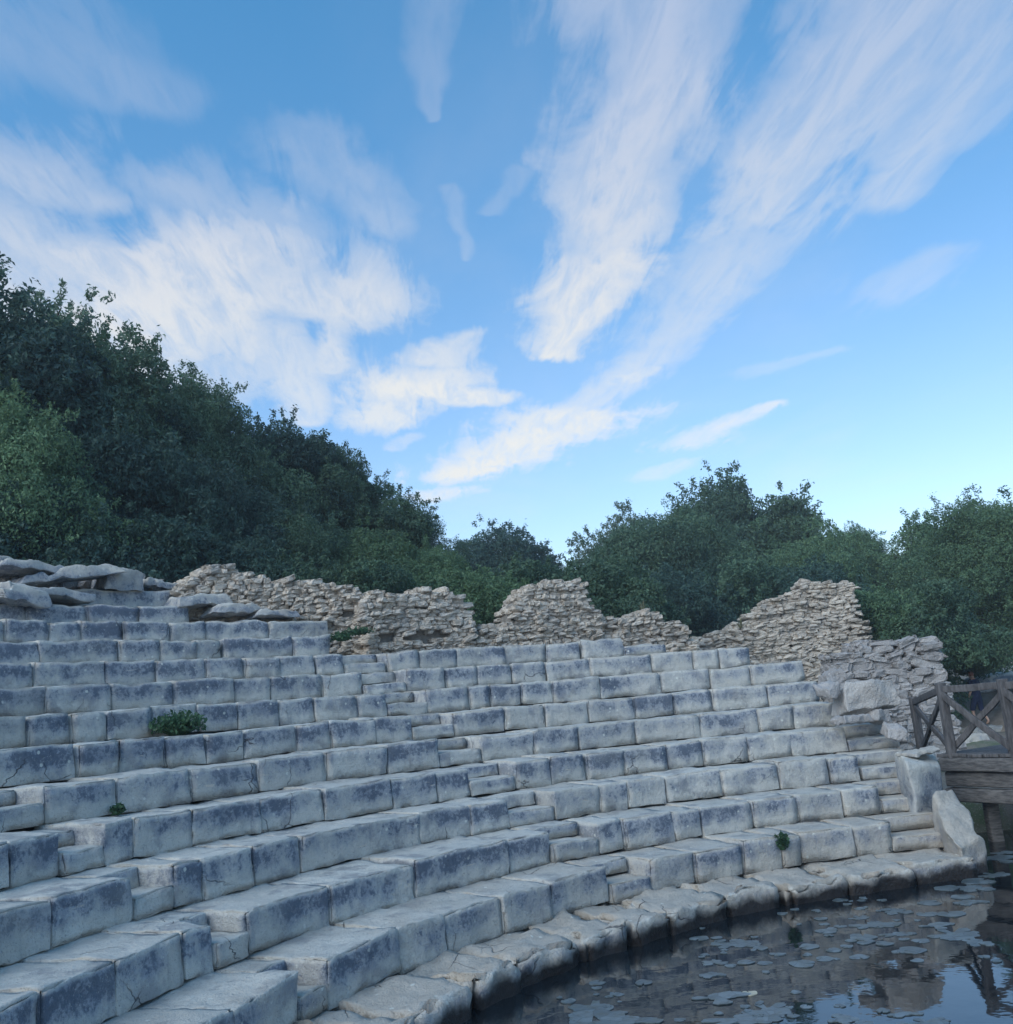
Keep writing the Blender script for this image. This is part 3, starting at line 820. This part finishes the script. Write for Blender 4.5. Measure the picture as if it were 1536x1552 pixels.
# ------------------------------------------------------------------ trees
def crown_mesh(seed, clumps=52, per=780, leaf=.040, low=-.45, squash=1.0, spread=(.55, .86), cr=(.20, .36), open_=0.0):
    r = np.random.default_rng(seed)
    C = []
    while len(C) < clumps:
        d = r.normal(size=3); d /= np.linalg.norm(d)
        if d[2] < low: continue
        C.append(d*r.uniform(*spread))
    for k in range(clumps//6): C.append(r.normal(0, .3, 3))
    C = np.array(C); C += vec_noise(C*1.6+seed, seed, 2)*.12
    pos, tint, nrm = [], [], []
    for c in C:
        rc = r.uniform(*cr); n = int(per*(rc/.28)**2*(1-open_*r.random()))
        d = r.normal(size=(n, 3)); d /= np.linalg.norm(d, axis=1, keepdims=True)
        rad = rc*(.35+.65*r.random(n)**.45)
        p = c+d*rad[:, None]*np.array([1.1, 1.1, .85])
        # secondary lumps
        p += vec_noise(p*5, seed+3, 2)*.06
        pos.append(p); tint.append(np.clip(.05+r.normal(0, .1)+.25*r.random(n)+.7*(r.random()), 0, 1)); nrm.append(d)
    # loose sprigs that break the outline
    for k in range(clumps*5):
        c = C[r.integers(len(C))]; d = c/max(1e-3, np.linalg.norm(c))+r.normal(0, .45, 3); d /= np.linalg.norm(d)
        n = 44; s = c+d*r.uniform(.24, .36); q = np.linspace(0, 1, n)[:, None]
        p = s+d*q*r.uniform(.04, .12)+r.normal(0, .02, (n, 3))
        pos.append(p); tint.append(np.full(n, .6)); nrm.append(np.tile(d, (n, 1)))
    p = np.concatenate(pos); tn = np.concatenate(tint); nr = np.concatenate(nrm)
    n = len(p)
    a = nr*.5+r.normal(0, .7, (n, 3))+np.array([0, 0, .25]); a /= np.linalg.norm(a, axis=1, keepdims=True)   # leaf normal
    b = np.cross(a, r.normal(size=(n, 3))); b /= np.linalg.norm(b, axis=1, keepdims=True); c2 = np.cross(a, b)
    sz = leaf*r.uniform(.6, 1.35, n)[:, None]
    V = np.stack([p-b*sz, p+c2*sz*.42+a*sz*.12, p+b*sz, p-c2*sz*.42+a*sz*.12], 1).reshape(-1, 3)
    V[:, 2] *= squash
    return V, np.arange(4*n).reshape(n, 4), tn
def trunk_mesh(seed, h, r0=.055):
    """tapered trunk with limbs, unit crown scale: trunk from z=-h to about 0.3"""
    r = np.random.default_rng(seed)
    V, Q = [], []
    def tube(path, rad, ns=8):
        b = len(V)
        path = np.array(path)
        for k, (p, q) in enumerate(zip(path, rad)):
            t = path[min(k+1, len(path)-1)]-path[max(k-1, 0)]; t = t/np.linalg.norm(t)
            x = np.cross(t, [.3, .9, .1]); x /= np.linalg.norm(x); y = np.cross(t, x)
            for j in range(ns):
                an = 2*PI*j/ns; V.append(p+q*(x*math.cos(an)+y*math.sin(an)))
        for k in range(len(path)-1):
            for j in range(ns):
                Q.append((b+k*ns+j, b+k*ns+(j+1) % ns, b+(k+1)*ns+(j+1) % ns, b+(k+1)*ns+j))
    bend = r.normal(0, .07, 2)
    pth = [np.array([bend[0]*math.sin(q*3), bend[1]*math.sin(q*2.2), -h+(h+.25)*q]) for q in np.linspace(0, 1, 9)]
    tube(pth, np.linspace(r0*1.25, r0*.45, 9))
    for k in range(7):
        s = pth[4+k % 5]; an = k*2.4+r.uniform(0, 1); l = r.uniform(.5, .8)
        e = np.array([math.cos(an)*l, math.sin(an)*l, r.uniform(.15, .5)])
        tube([s+e*q+np.array([0, 0, .12*math.sin(q*3)]) for q in np.linspace(0, 1, 5)], np.linspace(r0*.42, r0*.10, 5), 6)
    return np.array(V), np.array(Q)
CR = {}
def crown_data(key, **kw):
    V, Q, tn = crown_mesh(**kw)
    return (V, Q, tn)
KINDS = {
 'dense': dict(seed=1, clumps=66, per=2000, leaf=.021),
 'dense2': dict(seed=2, clumps=60, per=2000, leaf=.021, cr=(.18, .40)),
 'tall': dict(seed=3, clumps=62, per=1900, leaf=.021, squash=1.25),
 'airy': dict(seed=4, clumps=50, per=560, leaf=.022, cr=(.16, .30), open_=.6),
 'fine': dict(seed=5, clumps=66, per=2300, leaf=.0165, cr=(.22, .40)),
 'bush': dict(seed=6, clumps=44, per=1300, leaf=.026, low=-.15, squash=.8),
}
DATA = {k: crown_data(k, **v) for k, v in KINDS.items()}
MESHC = {}
def tree(name, label, cat, kind, mat, x, ytop, D, rad, aspect=1.0, spin=0.0, group=None, trunk=True, bark=None, ground=None, loc=None, dz=0):
    """the crown tip stands at the given sight line at distance D; real position, real size"""
    top = on_d(x, ytop, D)
    sq = 1.25 if kind == 'tall' else (.8 if kind == 'bush' else 1.0)
    rz = rad*aspect
    cz = top[2]-rz*sq*1.15
    g = gz(top[0], top[1]) if ground is None else ground
    g = min(g, cz-rz*.4)
    t = thing(name, label, cat, (top[0], top[1], g), group)
    t.rotation_euler.z = spin
    key = (kind, mat.name)
    if key not in MESHC:
        V, Q, tn = DATA[kind]
        o = mesh_obj('crown', V, Q, mat, t, False, None, None, dict(tint=tn)); MESHC[key] = o.data
    else:
        o = bpy.data.objects.new('crown', MESHC[key]); COL.objects.link(o); o.parent = t
    o.location = (0, 0, cz-g); o.scale = (rad, rad, rz)
    if trunk:
        h = (cz-g)/rz
        V, Q = trunk_mesh(int(abs(x)*7+D), max(.6, h+.05))
        V = V*np.array([rad, rad, rz])+np.array([0, 0, cz-g])
        mesh_obj('trunk', V, Q, bark or M_bark, t)
    return t
G1 = 'trees on the hillside at left'; G2 = 'trees beyond the theatre at right'
TREES = [
 # skyline of the hillside, left to right
 ('evergreen_tree', 'tallest dark evergreen cut by the left edge of the photo', 'dense', M_leaf3, -40, 418, 27, 3.7, 1.1),
 ('evergreen_tree', 'loose-topped evergreen with thin sprigs just right of the tallest tree at left', 'airy', M_leaf4, 72, 424, 29, 3.0, 1.1),
 ('evergreen_tree', 'dense evergreen under the loose-topped one, second step of the left skyline', 'dense2', M_leaf, 45, 475, 27.5, 3.4, 1.1),
 ('evergreen_tree', 'evergreen where the left skyline drops most steeply, above the dark hollow', 'dense', M_leaf, 112, 500, 29, 3.1, 1.1),
 ('evergreen_tree', 'round evergreen halfway down the left skyline', 'dense2', M_leaf3, 190, 545, 30, 3.0, 1.1),
 ('evergreen_tree', 'grey-green evergreen with soft top left of the skyline notch', 'fine', M_leaf, 290, 566, 31, 2.9, 1.1),
 ('evergreen_tree', 'round-headed evergreen right of the notch in the left skyline', 'dense', M_leaf3, 418, 630, 33, 2.5, 1.1),
 ('evergreen_tree', 'small evergreen on the lower slope right of the round-headed one', 'tall', M_leaf, 482, 660, 33, 1.9, 1.0),
 ('evergreen_tree', 'mid green tree near the lower end of the left slope', 'dense2', M_leaf, 552, 708, 33, 2.2, 1.0),
 ('evergreen_tree', 'last light tree at the foot of the left slope, above the first wall gap', 'fine', M_leaf4, 622, 768, 34, 2.0, 1.0),
 # front of the hillside
 ('evergreen_tree', 'light green tree low at the left edge, in front of the hillside', 'fine', M_leaf2, 15, 590, 23.5, 2.3, 1.25),
 ('evergreen_tree', 'dark tree over the deep shadow above the tumbled slabs', 'dense', M_leaf3, 150, 610, 25.5, 2.5, 1.3),
 ('evergreen_tree', 'tall dark tree in the middle of the left hillside', 'tall', M_leaf3, 255, 660, 26.5, 2.2, 1.1),
 ('evergreen_tree', 'dark tree right behind the hump of the leftmost rubble wall', 'dense2', M_leaf3, 350, 700, 27.5, 2.4, 1.1),
 ('evergreen_tree', 'mid green rounded tree behind the leftmost wall, in front of the slope', 'fine', M_leaf, 465, 775, 27, 2.0, 1.0),
 ('evergreen_tree', 'fresh green tree behind the wall stub with the hollow', 'dense', M_leaf2, 545, 795, 28, 1.9, 1.0),
 ('evergreen_tree', 'soft fresh green tree filling the slope foot left of the wall gap', 'fine', M_leaf2, 635, 822, 29, 1.9, 1.0),
 # middle and right
 ('broadleaf_tree', 'small dark tree standing alone in the dip of the skyline', 'dense', M_leaf3, 745, 792, 55, 3.6, .95),
 ('broadleaf_tree', 'low dark tree right of the one standing in the dip', 'dense2', M_leaf3, 822, 826, 55, 2.75, .95),
 ('broadleaf_tree', 'airy sprawling tree with sky showing through its twigs', 'airy', M_leaf4, 930, 764, 55, 3.4, 1.0),
 ('broadleaf_tree', 'blue-green domed tree directly behind the low sagging wall', 'fine', M_leaf, 1010, 765, 46, 4.0, 1.05),
 ('broadleaf_tree', 'tallest tree in the middle of the photo with a knobbly flat top', 'dense', M_leaf, 1096, 712, 57, 4.8, 1.15),
 ('broadleaf_tree', 'tree shouldering the tallest middle tree on its right', 'dense2', M_leaf2, 1180, 752, 55, 4.1, 1.1),
 ('broadleaf_tree', 'lighter tree behind the peak of the tallest rubble wall', 'tall', M_leaf2, 1230, 800, 50, 2.7, 1.0),
 ('broadleaf_tree', 'small yellowish tree in the skyline gap left of the big right tree', 'fine', M_leaf2, 1292, 796, 60, 2.6, 1.0),
 ('broadleaf_tree', 'leafy tree whose sparse top forms the right side of the skyline gap', 'dense2', M_leaf2, 1385, 772, 55, 3.3, 1.1),
 ('broadleaf_tree', 'big spreading tree at the right with a bare pale trunk', 'fine', M_leaf2, 1462, 748, 44, 3.4, 1.0),
 ('broadleaf_tree', 'tree cut by the right edge of the photo, behind the pale trunk', 'dense', M_leaf, 1560, 745, 55, 4.3, 1.1),
]
for k, (nm, lab, kd, mt, x, y, D, rd, asp) in enumerate(TREES):
    tree(nm, lab, 'tree', kd, mt, x, y, D, rd, asp, spin=k*1.3, group=G1 if k < 17 else G2)
BUSH = [
 ('dark shrub filling the deep shade above the tumbled slabs', 150, 760, 23.2, 2.2, M_leaf3), ('dark shrub behind the left end of the leftmost wall', 250, 790, 23.6, 2.0, M_leaf3),
 ('dark shrub behind the middle of the leftmost rubble wall', 350, 810, 24, 1.9, M_leaf3), ('bluish shrub behind the right end of the leftmost rubble wall', 450, 840, 24, 1.7, M_leaf),
 ('green shrub behind the wall stub with the hollow', 560, 850, 24, 1.6, M_leaf), ('green shrub behind the right end of that hollowed stub', 650, 860, 25, 1.7, M_leaf2),
 ('green shrub seen in the gap between the hollowed stub and the rounded tower', 735, 862, 25, 1.6, M_leaf2), ('dark shrub left of the rounded tower', 790, 850, 28, 1.9, M_leaf),
 ('bluish shrub right of the rounded tower', 900, 840, 28, 2.1, M_leaf), ('large shrub behind the sagging wall', 1010, 860, 37, 2.6, M_leaf3),
 ('shrub behind the left slope of the tallest wall', 1115, 850, 39, 2.8, M_leaf), ('shaded shrub behind the crown of the tallest wall', 1220, 850, 40, 2.7, M_leaf3),
 ('shrub just right of the vertical wall edge', 1330, 890, 33, 2.0, M_leaf2), ('dark shrub above the leaning masonry lump', 1400, 880, 33, 2.2, M_leaf),
 ('dark shrub in the shade left of the pale trunk', 1455, 925, 50, 2.8, M_leaf3), ('dark shrub right of the pale trunk', 1560, 915, 50, 2.8, M_leaf3),
 ('low dark shrub at the left edge behind the top slabs', 40, 740, 22.6, 2.0, M_leaf3), ('shrub at the far left edge, below the light green tree', -60, 700, 22.6, 2.2, M_leaf3),
 ('shrub between the bank and the leaning masonry lump', 1430, 945, 42, 1.6, M_leaf)]
for k, (lab, x, y, D, rd, mt) in enumerate(BUSH):
    tree('shrub', lab, 'shrub', 'bush', mt, x, y, D, rd, 1.25, spin=k*2.1, group='shrubs behind the ruined walls', trunk=False)
# the bare pale trunk of the big right tree
def pale_trunk():
    root = next(o for o in COL.objects if o.get('label', '').startswith('big spreading tree'))
    a = on_d(1512, 1015, 44); b = on_d(1500, 895, 44)
    V, Q = [], []
    n = 9; ns = 8
    for k in range(n):
        q = k/(n-1); c = a*(1-q)+b*q+np.array([.05*math.sin(q*4), .04*math.sin(q*3), 0])
        for j in range(ns):
            an = 2*PI*j/ns; rr = .16-.06*q; V.append(c+np.array([math.cos(an)*rr, math.sin(an)*rr, 0]))
    for k in range(n-1):
        for j in range(ns): Q.append((k*ns+j, k*ns+(j+1) % ns, (k+1)*ns+(j+1) % ns, (k+1)*ns+j))
    o = mesh_obj('trunk', np.array(V)-a, np.array(Q), M_pale_bark, None)
    inv = Matrix.Rotation(-root.rotation_euler.z, 4, 'Z') @ Matrix.Translation(-root.location)
    o.parent = root; o.matrix_parent_inverse = inv; o.location = tuple(a)
pale_trunk()

# ------------------------------------------------------------------ small plants
def plant(name, label, cat, loc, rad, hgt, n, mat, seed, narrow=False):
    r = np.random.default_rng(seed)
    V, Q, tn = [], [], []
    for k in range(n):
        a = r.uniform(0, 2*PI); l = rad*math.sqrt(r.random()); h = hgt*r.uniform(.5, 1)*(1-.5*l/rad)
        p0 = np.array([math.cos(a)*l*.3, math.sin(a)*l*.3, 0]); p2 = np.array([math.cos(a)*l, math.sin(a)*l, h]); p1 = (p0+p2)/2+np.array([0, 0, h*.18])
        d = np.array([-math.sin(a+r.normal(0, .6)), math.cos(a), 0])*(.006 if narrow else .022)
        b = len(V); V += [p0-d*.6, p0+d*.6, p1+d, p1-d, p2+d*.2, p2-d*.2]; Q += [(b, b+1, b+2, b+3), (b+3, b+2, b+4, b+5)]; q = r.random(); tn += [q, q]
    if not narrow:
        for k in range(n*2):
            a = r.uniform(0, 2*PI); l = rad*math.sqrt(r.random()); h = hgt*r.uniform(.2, 1)*(1-.4*l/rad)
            c = np.array([math.cos(a)*l, math.sin(a)*l, h]); u = r.normal(size=3); u /= np.linalg.norm(u); w = np.cross(u, r.normal(size=3)); w /= np.linalg.norm(w)
            s = r.uniform(.02, .045); b = len(V); V += [c-u*s, c+w*s*.5, c+u*s, c-w*s*.5]; Q.append((b, b+1, b+2, b+3)); tn.append(r.random())
    o = mesh_obj(name, np.array(V), np.array(Q), mat, None, False, None, None, dict(tint=tn))
    o.location = tuple(float(v) for v in loc); return tag(o, label, cat)
def seat_pt(i, x, back_=0.0, extra=0.0):
    e = EDGE[i]; y = float(np.interp(x, [p[0] for p in e], [p[1] for p in e])); r = R0+i*DR
    return pol(r+back_, theta(x, y, r), i*H+extra)
plant('weed_bush', 'bushy green weed growing on a seat in the left half of the theatre', 'plant', seat_pt(6, 309, .55), .36, .36, 260, M_weed, 1)
plant('weed_tuft', 'small green tuft sprouting from a joint of the lowest seat row at right', 'plant', pol(R0+DR-.02, theta(1186, 1290, R0+DR), .22), .10, .26, 60, M_weed, 2)
plant('weed_tuft', 'tiny weed at the foot of the fourth row riser at left', 'plant', seat_pt(4, 252, .72), .07, .14, 40, M_weed, 3)
plant('weed_tuft', 'grassy tuft above the top of the middle stair, before the walls', 'plant', on_cyl(518, 972, 16.2), .22, .2, 80, M_weed, 4)
plant('weed_tuft', 'mossy weed patch at the foot of the hollowed wall stub', 'plant', on_cyl(545, 962, 16.3), .3, .16, 90, M_weed, 5)
for k, (x, y, r, lab) in enumerate([(1124, 952, 16.7, 'dry yellowish weed standing on the slope of the tallest wall'), (975, 927, 17.1, 'dry stalks on the crest of the low sagging wall'),
                                    (721, 975, 16.7, 'small green weed in the slot between two wall stubs')]):
    plant('weed_stalks', lab, 'plant', on_cyl(x, y, r), .12, .36, 34, M_dry if k < 2 else M_weed, 20+k, True)

# ------------------------------------------------------------------ water lily pads and floating rafts
def pad_material():
    m, t, b = new_mat('lily_pad')
    P = t.node('ShaderNodeNewGeometry').outputs['Position']
    cell = t.voro(P, 7.0, 'F1', 'Color'); ed = t.voro(P, 7.0, 'DISTANCE_TO_EDGE'); n = t.noise(P, 12, 3)
    col = t.mix(t.sep(cell)[0], c4(.06, .085, .10), c4(.13, .165, .185))
    col = t.mix(t.smooth(n, .45, .7), col, c4(.075, .09, .085))
    col = t.mix(t.smooth(ed, .05, .0, 0, .6), col, c4(.02, .028, .03))
    t.put(b.inputs['Base Color'], col); b.inputs['Roughness'].default_value = .30; b.inputs['Specular IOR Level'].default_value = .6
    bump(t, b, t.math('ADD', n, t.sep(cell)[1]), .5, .012)
    return m
M_pad = pad_material()
M_pad_old = simple_noise_mat('yellowed_pad', (.42, .38, .28), (.52, .47, .36), 6, .5, .006)
def outline(seed, lobes):
    r = np.random.default_rng(seed); n = 40
    an = np.linspace(0, 2*PI, n, endpoint=False)
    if lobes == 1:
        rad = 1+.06*np.sin(an*3+seed)+.05*np.sin(an*5+seed*2); k = r.integers(n); rad[k] = .3
    else:                                   # scalloped edge of many leaves grown together
        n = 72; an = np.linspace(0, 2*PI, n, endpoint=False); rad = np.full(n, .25)
        for q in range(16):
            c = r.uniform(.15, .85); ph = r.uniform(0, 2*PI); lr = r.uniform(.12, .32)
            b = c*np.cos(an-ph); disc = lr*lr-(c*np.sin(an-ph))**2
            rad = np.maximum(rad, np.where((disc > 0) & (b > -lr), b+np.sqrt(np.maximum(disc, 0)), 0))
        rad = rad*(1+r.normal(0, .03, n))
    V = [(0, 0, .003)]+[(rad[k]*math.cos(an[k]), rad[k]*math.sin(an[k]), .002+.0015*math.sin(an[k]*3+seed)) for k in range(n)]
    V += [(v[0]*.99, v[1]*.99, -.005) for v in V[1:n+1]]
    Fs = [(0, 1+k, 1+(k+1) % n) for k in range(n)]+[(1+k, 1+n+k, 1+n+(k+1) % n, 1+(k+1) % n) for k in range(n)]
    return np.array(V), Fs
PADS = {}
def pad(x, y, wpx, raft, mat, asp=1.0, k=0):
    P = on_z(x, y, WATER+.002)
    d = np.linalg.norm(P-CAM); w = wpx*d/F_PX/2
    key = (raft, k % 5, mat.name)
    nm = 'lily_raft' if raft else 'lily_pad'
    if key not in PADS:
        V, Fs = outline(3+k % 5*7+(50 if raft else 0), 5 if raft else 1)
        o = mesh_obj(nm, V, Fs, mat, None, False); PADS[key] = o.data
    else:
        o = bpy.data.objects.new(nm, PADS[key]); COL.objects.link(o)
    o.location = (P[0], P[1], P[2]+.0012*(k % 5))
    o.rotation_euler.z = YAW-PI/2+(0 if raft else k*1.7)
    o.scale = (w, w*asp, 1)
    if mat is M_pad_old: tag(o, 'yellowed curled lily pad among the grey ones at the bottom edge of the pool', 'lily pad')
    elif raft: tag(o, 'ragged raft of merged grey-blue floating leaves on the dark pool', 'floating leaves', 'floating rafts of merged leaves on the pool')
    else: tag(o, 'small single grey-blue lily pad floating on the dark pool', 'lily pad', 'single lily pads floating on the pool')
A_ = lambda X, Y, W: (1136+X/3.84, 1180+Y/3.84, W/3.84)
B_ = lambda X, Y, W: (1024+X/3, 1176+Y/3, W/3)
rs_ = np.random.default_rng(5)
single = [A_(530,708,80), A_(1050,725,120), A_(1180,790,140), A_(660,925,140), A_(700,950,60), A_(790,960,90), A_(980,1060,70), A_(450,890,110), A_(350,980,110), A_(495,1000,70), A_(440,1050,100),
          A_(640,1040,100), A_(310,1080,140), A_(180,1025,60), A_(340,1025,40), A_(90,1075,80), A_(60,985,70), A_(100,1130,40), A_(30,925,40), A_(1410,212,140), A_(1380,232,70), A_(1480,258,90),
          A_(780,1355,70), A_(670,1425,90), A_(270,1245,60), B_(110,740,80), B_(390,785,60), B_(320,850,70), B_(410,890,30), B_(600,815,40), B_(720,795,60), B_(860,760,60), B_(950,765,70),
          B_(20,1110,50), (905,1490,24), (862,1518,22), (905,1498,14), (976,1490,26), (690,1530,18), A_(1040,790,110), A_(950,1000,140), A_(870,1010,70), A_(1370,1040,60), A_(1440,1065,50),
          A_(1000,945,90), A_(1240,690,120), A_(1330,600,160), A_(1150,640,130)]
rafts = [A_(640,810,120), A_(720,850,250), A_(850,775,220), A_(1290,720,190), A_(1080,860,220), A_(1190,905,280), A_(860,905,190), A_(1320,955,190), A_(910,1372,190), A_(540,1418,190), A_(1030,1420,270),
         B_(270,760,200), B_(170,850,170), B_(170,905,120), B_(190,1012,290), B_(420,1065,220), B_(300,1105,320), (898,1536,130), (950,1548,110), A_(1440,470,260), A_(1420,560,190), A_(1490,430,150), A_(1300,640,260)]
for (cx, cy, sx, sy, n) in [(1330, 1380, 120, 30, 26), (1110, 1440, 60, 30, 14), (1150, 1535, 110, 14, 14), (920, 1520, 50, 22, 10), (1260, 1420, 60, 30, 10)]:
    for k in range(n): single.append((cx+rs_.normal(0, sx*.6), cy+rs_.normal(0, sy*.6), rs_.uniform(6, 18)))
single = [p for p in single if p[1] > 1395-(p[0]-1000)*.13+(8 if p[0] < 1000 else 0)+(max(0, 1000-p[0])*.45)]
for k, (x, y, w) in enumerate(single): pad(x, y, w, False, M_pad, .9, k)
for k, (x, y, w) in enumerate(rafts): pad(x, y, w*.92, True, M_pad, .85+.25*math.sin(k*3), k)
pad(*B_(338, 990, 62), False, M_pad_old, 1.0, 2)

# ------------------------------------------------------------------ sky, sun
SUN_EL, SUN_AZ = 38.0, YAW+R_(138)          # veiled sun behind the camera to the left
wd = bpy.data.worlds.new('World'); sc.world = wd; wd.use_nodes = True
t = NT(wd.node_tree)
bg = t.n['Background']
sky = t.node('ShaderNodeTexSky', sky_type='NISHITA'); sky.sun_disc = False
sky.sun_elevation = R_(SUN_EL); sky.sun_rotation = PI/2-SUN_AZ
sky.altitude = 50; sky.air_density = 1.0; sky.dust_density = .6; sky.ozone_density = 2.2
dirn = t.node('ShaderNodeTexCoord').outputs['Generated']
dx, dy, dz = t.sep(dirn)
zz = t.math('MAXIMUM', dz, .03)
u = t.math('DIVIDE', dx, zz); v = t.math('DIVIDE', dy, zz)
def sky_uv(x, y):
    d = ray(x, y); return np.array([d[0]/d[2], d[1]/d[2], 0.0])
ax = sky_uv(1000, 0)-sky_uv(840, 520); ax /= np.linalg.norm(ax)          # the wind direction of the streaks
puv = t.comb(u, v, 0.0)
along = t.vm('DOT_PRODUCT', puv, tuple(ax), out=1); across = t.vm('DOT_PRODUCT', puv, (-ax[1], ax[0], 0), out=1)
pst = t.comb(t.math('MULTIPLY', along, .55), across, 0.0)
w1 = t.node('ShaderNodeTexNoise'); t.put(w1.inputs['Vector'], pst); w1.inputs['Scale'].default_value = 2.4; w1.inputs['Detail'].default_value = 4; w1.inputs['Roughness'].default_value = .6
warp = t.vm('MULTIPLY', t.vm('SUBTRACT', w1.outputs['Color'], (.5, .5, .5)), (.16, .16, 0))
pw = t.vm('ADD', puv, warp)
fine = t.noise(t.vm('MULTIPLY', pst, (3.0, 8.5, 1)), 1.8, 8, .66, .5)
med = t.noise(pst, 4.2, 5, .6, .5)
erode = t.math('ADD', t.math('MULTIPLY', t.math('SUBTRACT', fine, .5), 2.2), t.math('MULTIPLY', t.math('SUBTRACT', med, .5), 2.2))
# cloud banks: (x0,y0,x1,y1, half-widths at both ends px, density)
BANKS = [(990, -20, 985, 150, 135, 125, .80), (985, 150, 905, 400, 120, 75, .85), (905, 400, 838, 540, 72, 20, 1.0), (1090, -40, 1070, 60, 50, 50, .6),
         (1370, -20, 1300, 140, 110, 75, .75), (1300, 140, 1160, 330, 80, 62, .75), (1160, 330, 985, 540, 54, 22, .50), (985, 540, 880, 620, 24, 14, .55), (850, 645, 700, 715, 34, 20, .95), (940, 575, 985, 558, 14, 10, .7),
         (1500, -20, 1340, 300, 90, 34, .58), (1540, 60, 1430, 220, 60, 30, .40),
         (170, 500, 330, 400, 125, 100, 1.0), (330, 400, 520, 460, 95, 50, .85), (470, 640, 430, 500, 26, 75, .70), (520, 430, 500, 560, 42, 30, .75), (230, 570, 420, 560, 60, 50, .55), (250, 285, 420, 360, 55, 55, .45),
         (60, 270, 130, 300, 90, 40, .62), (30, 60, 260, 140, 120, 40, .30), (40, 380, 120, 460, 90, 80, .72),
         (570, 640, 640, 580, 22, 42, .85), (600, 590, 750, 605, 34, 12, 1.0), (655, 545, 705, 505, 28, 14, .8), (655, -20, 666, 175, 52, 9, .26), (700, 290, 698, 400, 14, 8, .22), (790, 265, 740, 330, 16, 8, .22),
         (470, 220, 590, 340, 60, 40, .36), (1050, 662, 1175, 615, 18, 7, .72), (1380, 425, 1445, 380, 34, 14, .28), (985, 722, 1035, 700, 9, 6, .40), (660, 752, 700, 745, 12, 9, .7), (590, 680, 625, 665, 6, 6, .35), (1150, 560, 1270, 530, 12, 6, .22)]
dens = None
for (x0, y0, x1, y1, hw0, hw1, dn) in BANKS:
    a, b = sky_uv(x0, y0), sky_uv(x1, y1); ba = b-a
    ln = math.hypot(x1-x0, y1-y0); nx, ny = -(y1-y0)/ln, (x1-x0)/ln
    wf = lambda x, y, hw: float(np.linalg.norm(sky_uv(x+nx*hw, y+ny*hw)-sky_uv(x-nx*hw, y-ny*hw))/2)
    w0, w1_ = wf(x0, y0, hw0), wf(x1, y1, hw1)
    pa = t.vm('SUBTRACT', pw, tuple(a))
    h = t.math('DIVIDE', t.vm('DOT_PRODUCT', pa, tuple(ba), out=1), float(ba@ba), clamp=True)
    dist = t.vm('LENGTH', t.vm('SUBTRACT', pa, t.vm('SCALE', tuple(ba), scale=h)), out=1)
    wn = t.math('MULTIPLY_ADD', h, w1_-w0, w0)
    f = t.smooth(t.math('ADD', t.math('DIVIDE', dist, wn), erode), 1.30, .30, 0.0, dn)
    dens = f if dens is None else t.math('MAXIMUM', dens, f)
den2 = t.math('MULTIPLY', dens, t.smooth(fine, .28, .62, .50, 1.0))
veil = t.math('MULTIPLY', t.smooth(t.noise(pst, .9, 5, .6, .4), .45, .8), .16)
cl = t.math('ADD', den2, veil, clamp=True)
low = t.smooth(dz, .62, .25)                         # low clouds catch warmer light
ccol = t.mix(low, c4(2.6, 2.9, 3.65), c4(4.35, 4.25, 3.95))
skyc = t.mix(1.0, sky.outputs[0], t.mix(t.smooth(dz, .08, .75), c4(.92, .94, .98), c4(.41, .98, 1.11)), 'MULTIPLY')
mixc = t.mix(t.math('MULTIPLY', cl, .88), skyc, ccol)
t.put(bg.inputs[0], mixc); bg.inputs[1].default_value = .13
sl = bpy.data.lights.new('sun', 'SUN'); sl.energy = 1.3; sl.angle = R_(50); sl.color = (1, .93, .85)
so = bpy.data.objects.new('sun', sl); COL.objects.link(so)
sd = Vector((math.cos(SUN_AZ)*math.cos(R_(SUN_EL)), math.sin(SUN_AZ)*math.cos(R_(SUN_EL)), math.sin(R_(SUN_EL))))
so.rotation_euler = sd.to_track_quat('Z', 'Y').to_euler()

def added_haze():  # thin bluish volume added to lift the dark foliage towards navy
    m = bpy.data.materials.new('air'); m.use_nodes = True
    n = m.node_tree; n.nodes.clear()
    o = n.nodes.new('ShaderNodeOutputMaterial'); v = n.nodes.new('ShaderNodeVolumePrincipled')
    v.inputs['Color'].default_value = (.80, .90, 1.0, 1); v.inputs['Density'].default_value = HAZE; v.inputs['Anisotropy'].default_value = .0
    n.links.new(v.outputs[0], o.inputs['Volume'])
    c = np.array([[x, y, z] for x in (-125., 125.) for y in (-125., 125.) for z in (-4., 19.)])
    f = [(0, 1, 3, 2), (4, 6, 7, 5), (0, 4, 5, 1), (2, 3, 7, 6), (0, 2, 6, 4), (1, 5, 7, 3)]
    tag(mesh_obj('added_haze', c, f, m, None, False), kind='stuff')
HAZE = .0011
added_haze()

# ------------------------------------------------------------------ camera, render
cd = bpy.data.cameras.new('camera'); co = bpy.data.objects.new('camera', cd); COL.objects.link(co)
cd.sensor_fit = 'HORIZONTAL'; cd.sensor_width = 36; cd.lens = 36*F_PX/1536; cd.clip_start = .05; cd.clip_end = 3000
Mx = Matrix(((Rv[0], Uv[0], -Fv[0], CAM[0]), (Rv[1], Uv[1], -Fv[1], CAM[1]), (Rv[2], Uv[2], -Fv[2], CAM[2]), (0, 0, 0, 1)))
co.matrix_world = Mx; sc.camera = co
sc.render.engine = 'CYCLES'
sc.view_settings.view_transform = 'Standard'; sc.view_settings.look = 'None'; sc.view_settings.exposure = .75; sc.view_settings.gamma = 1
sc.render.resolution_x = 1013; sc.render.resolution_y = 1024
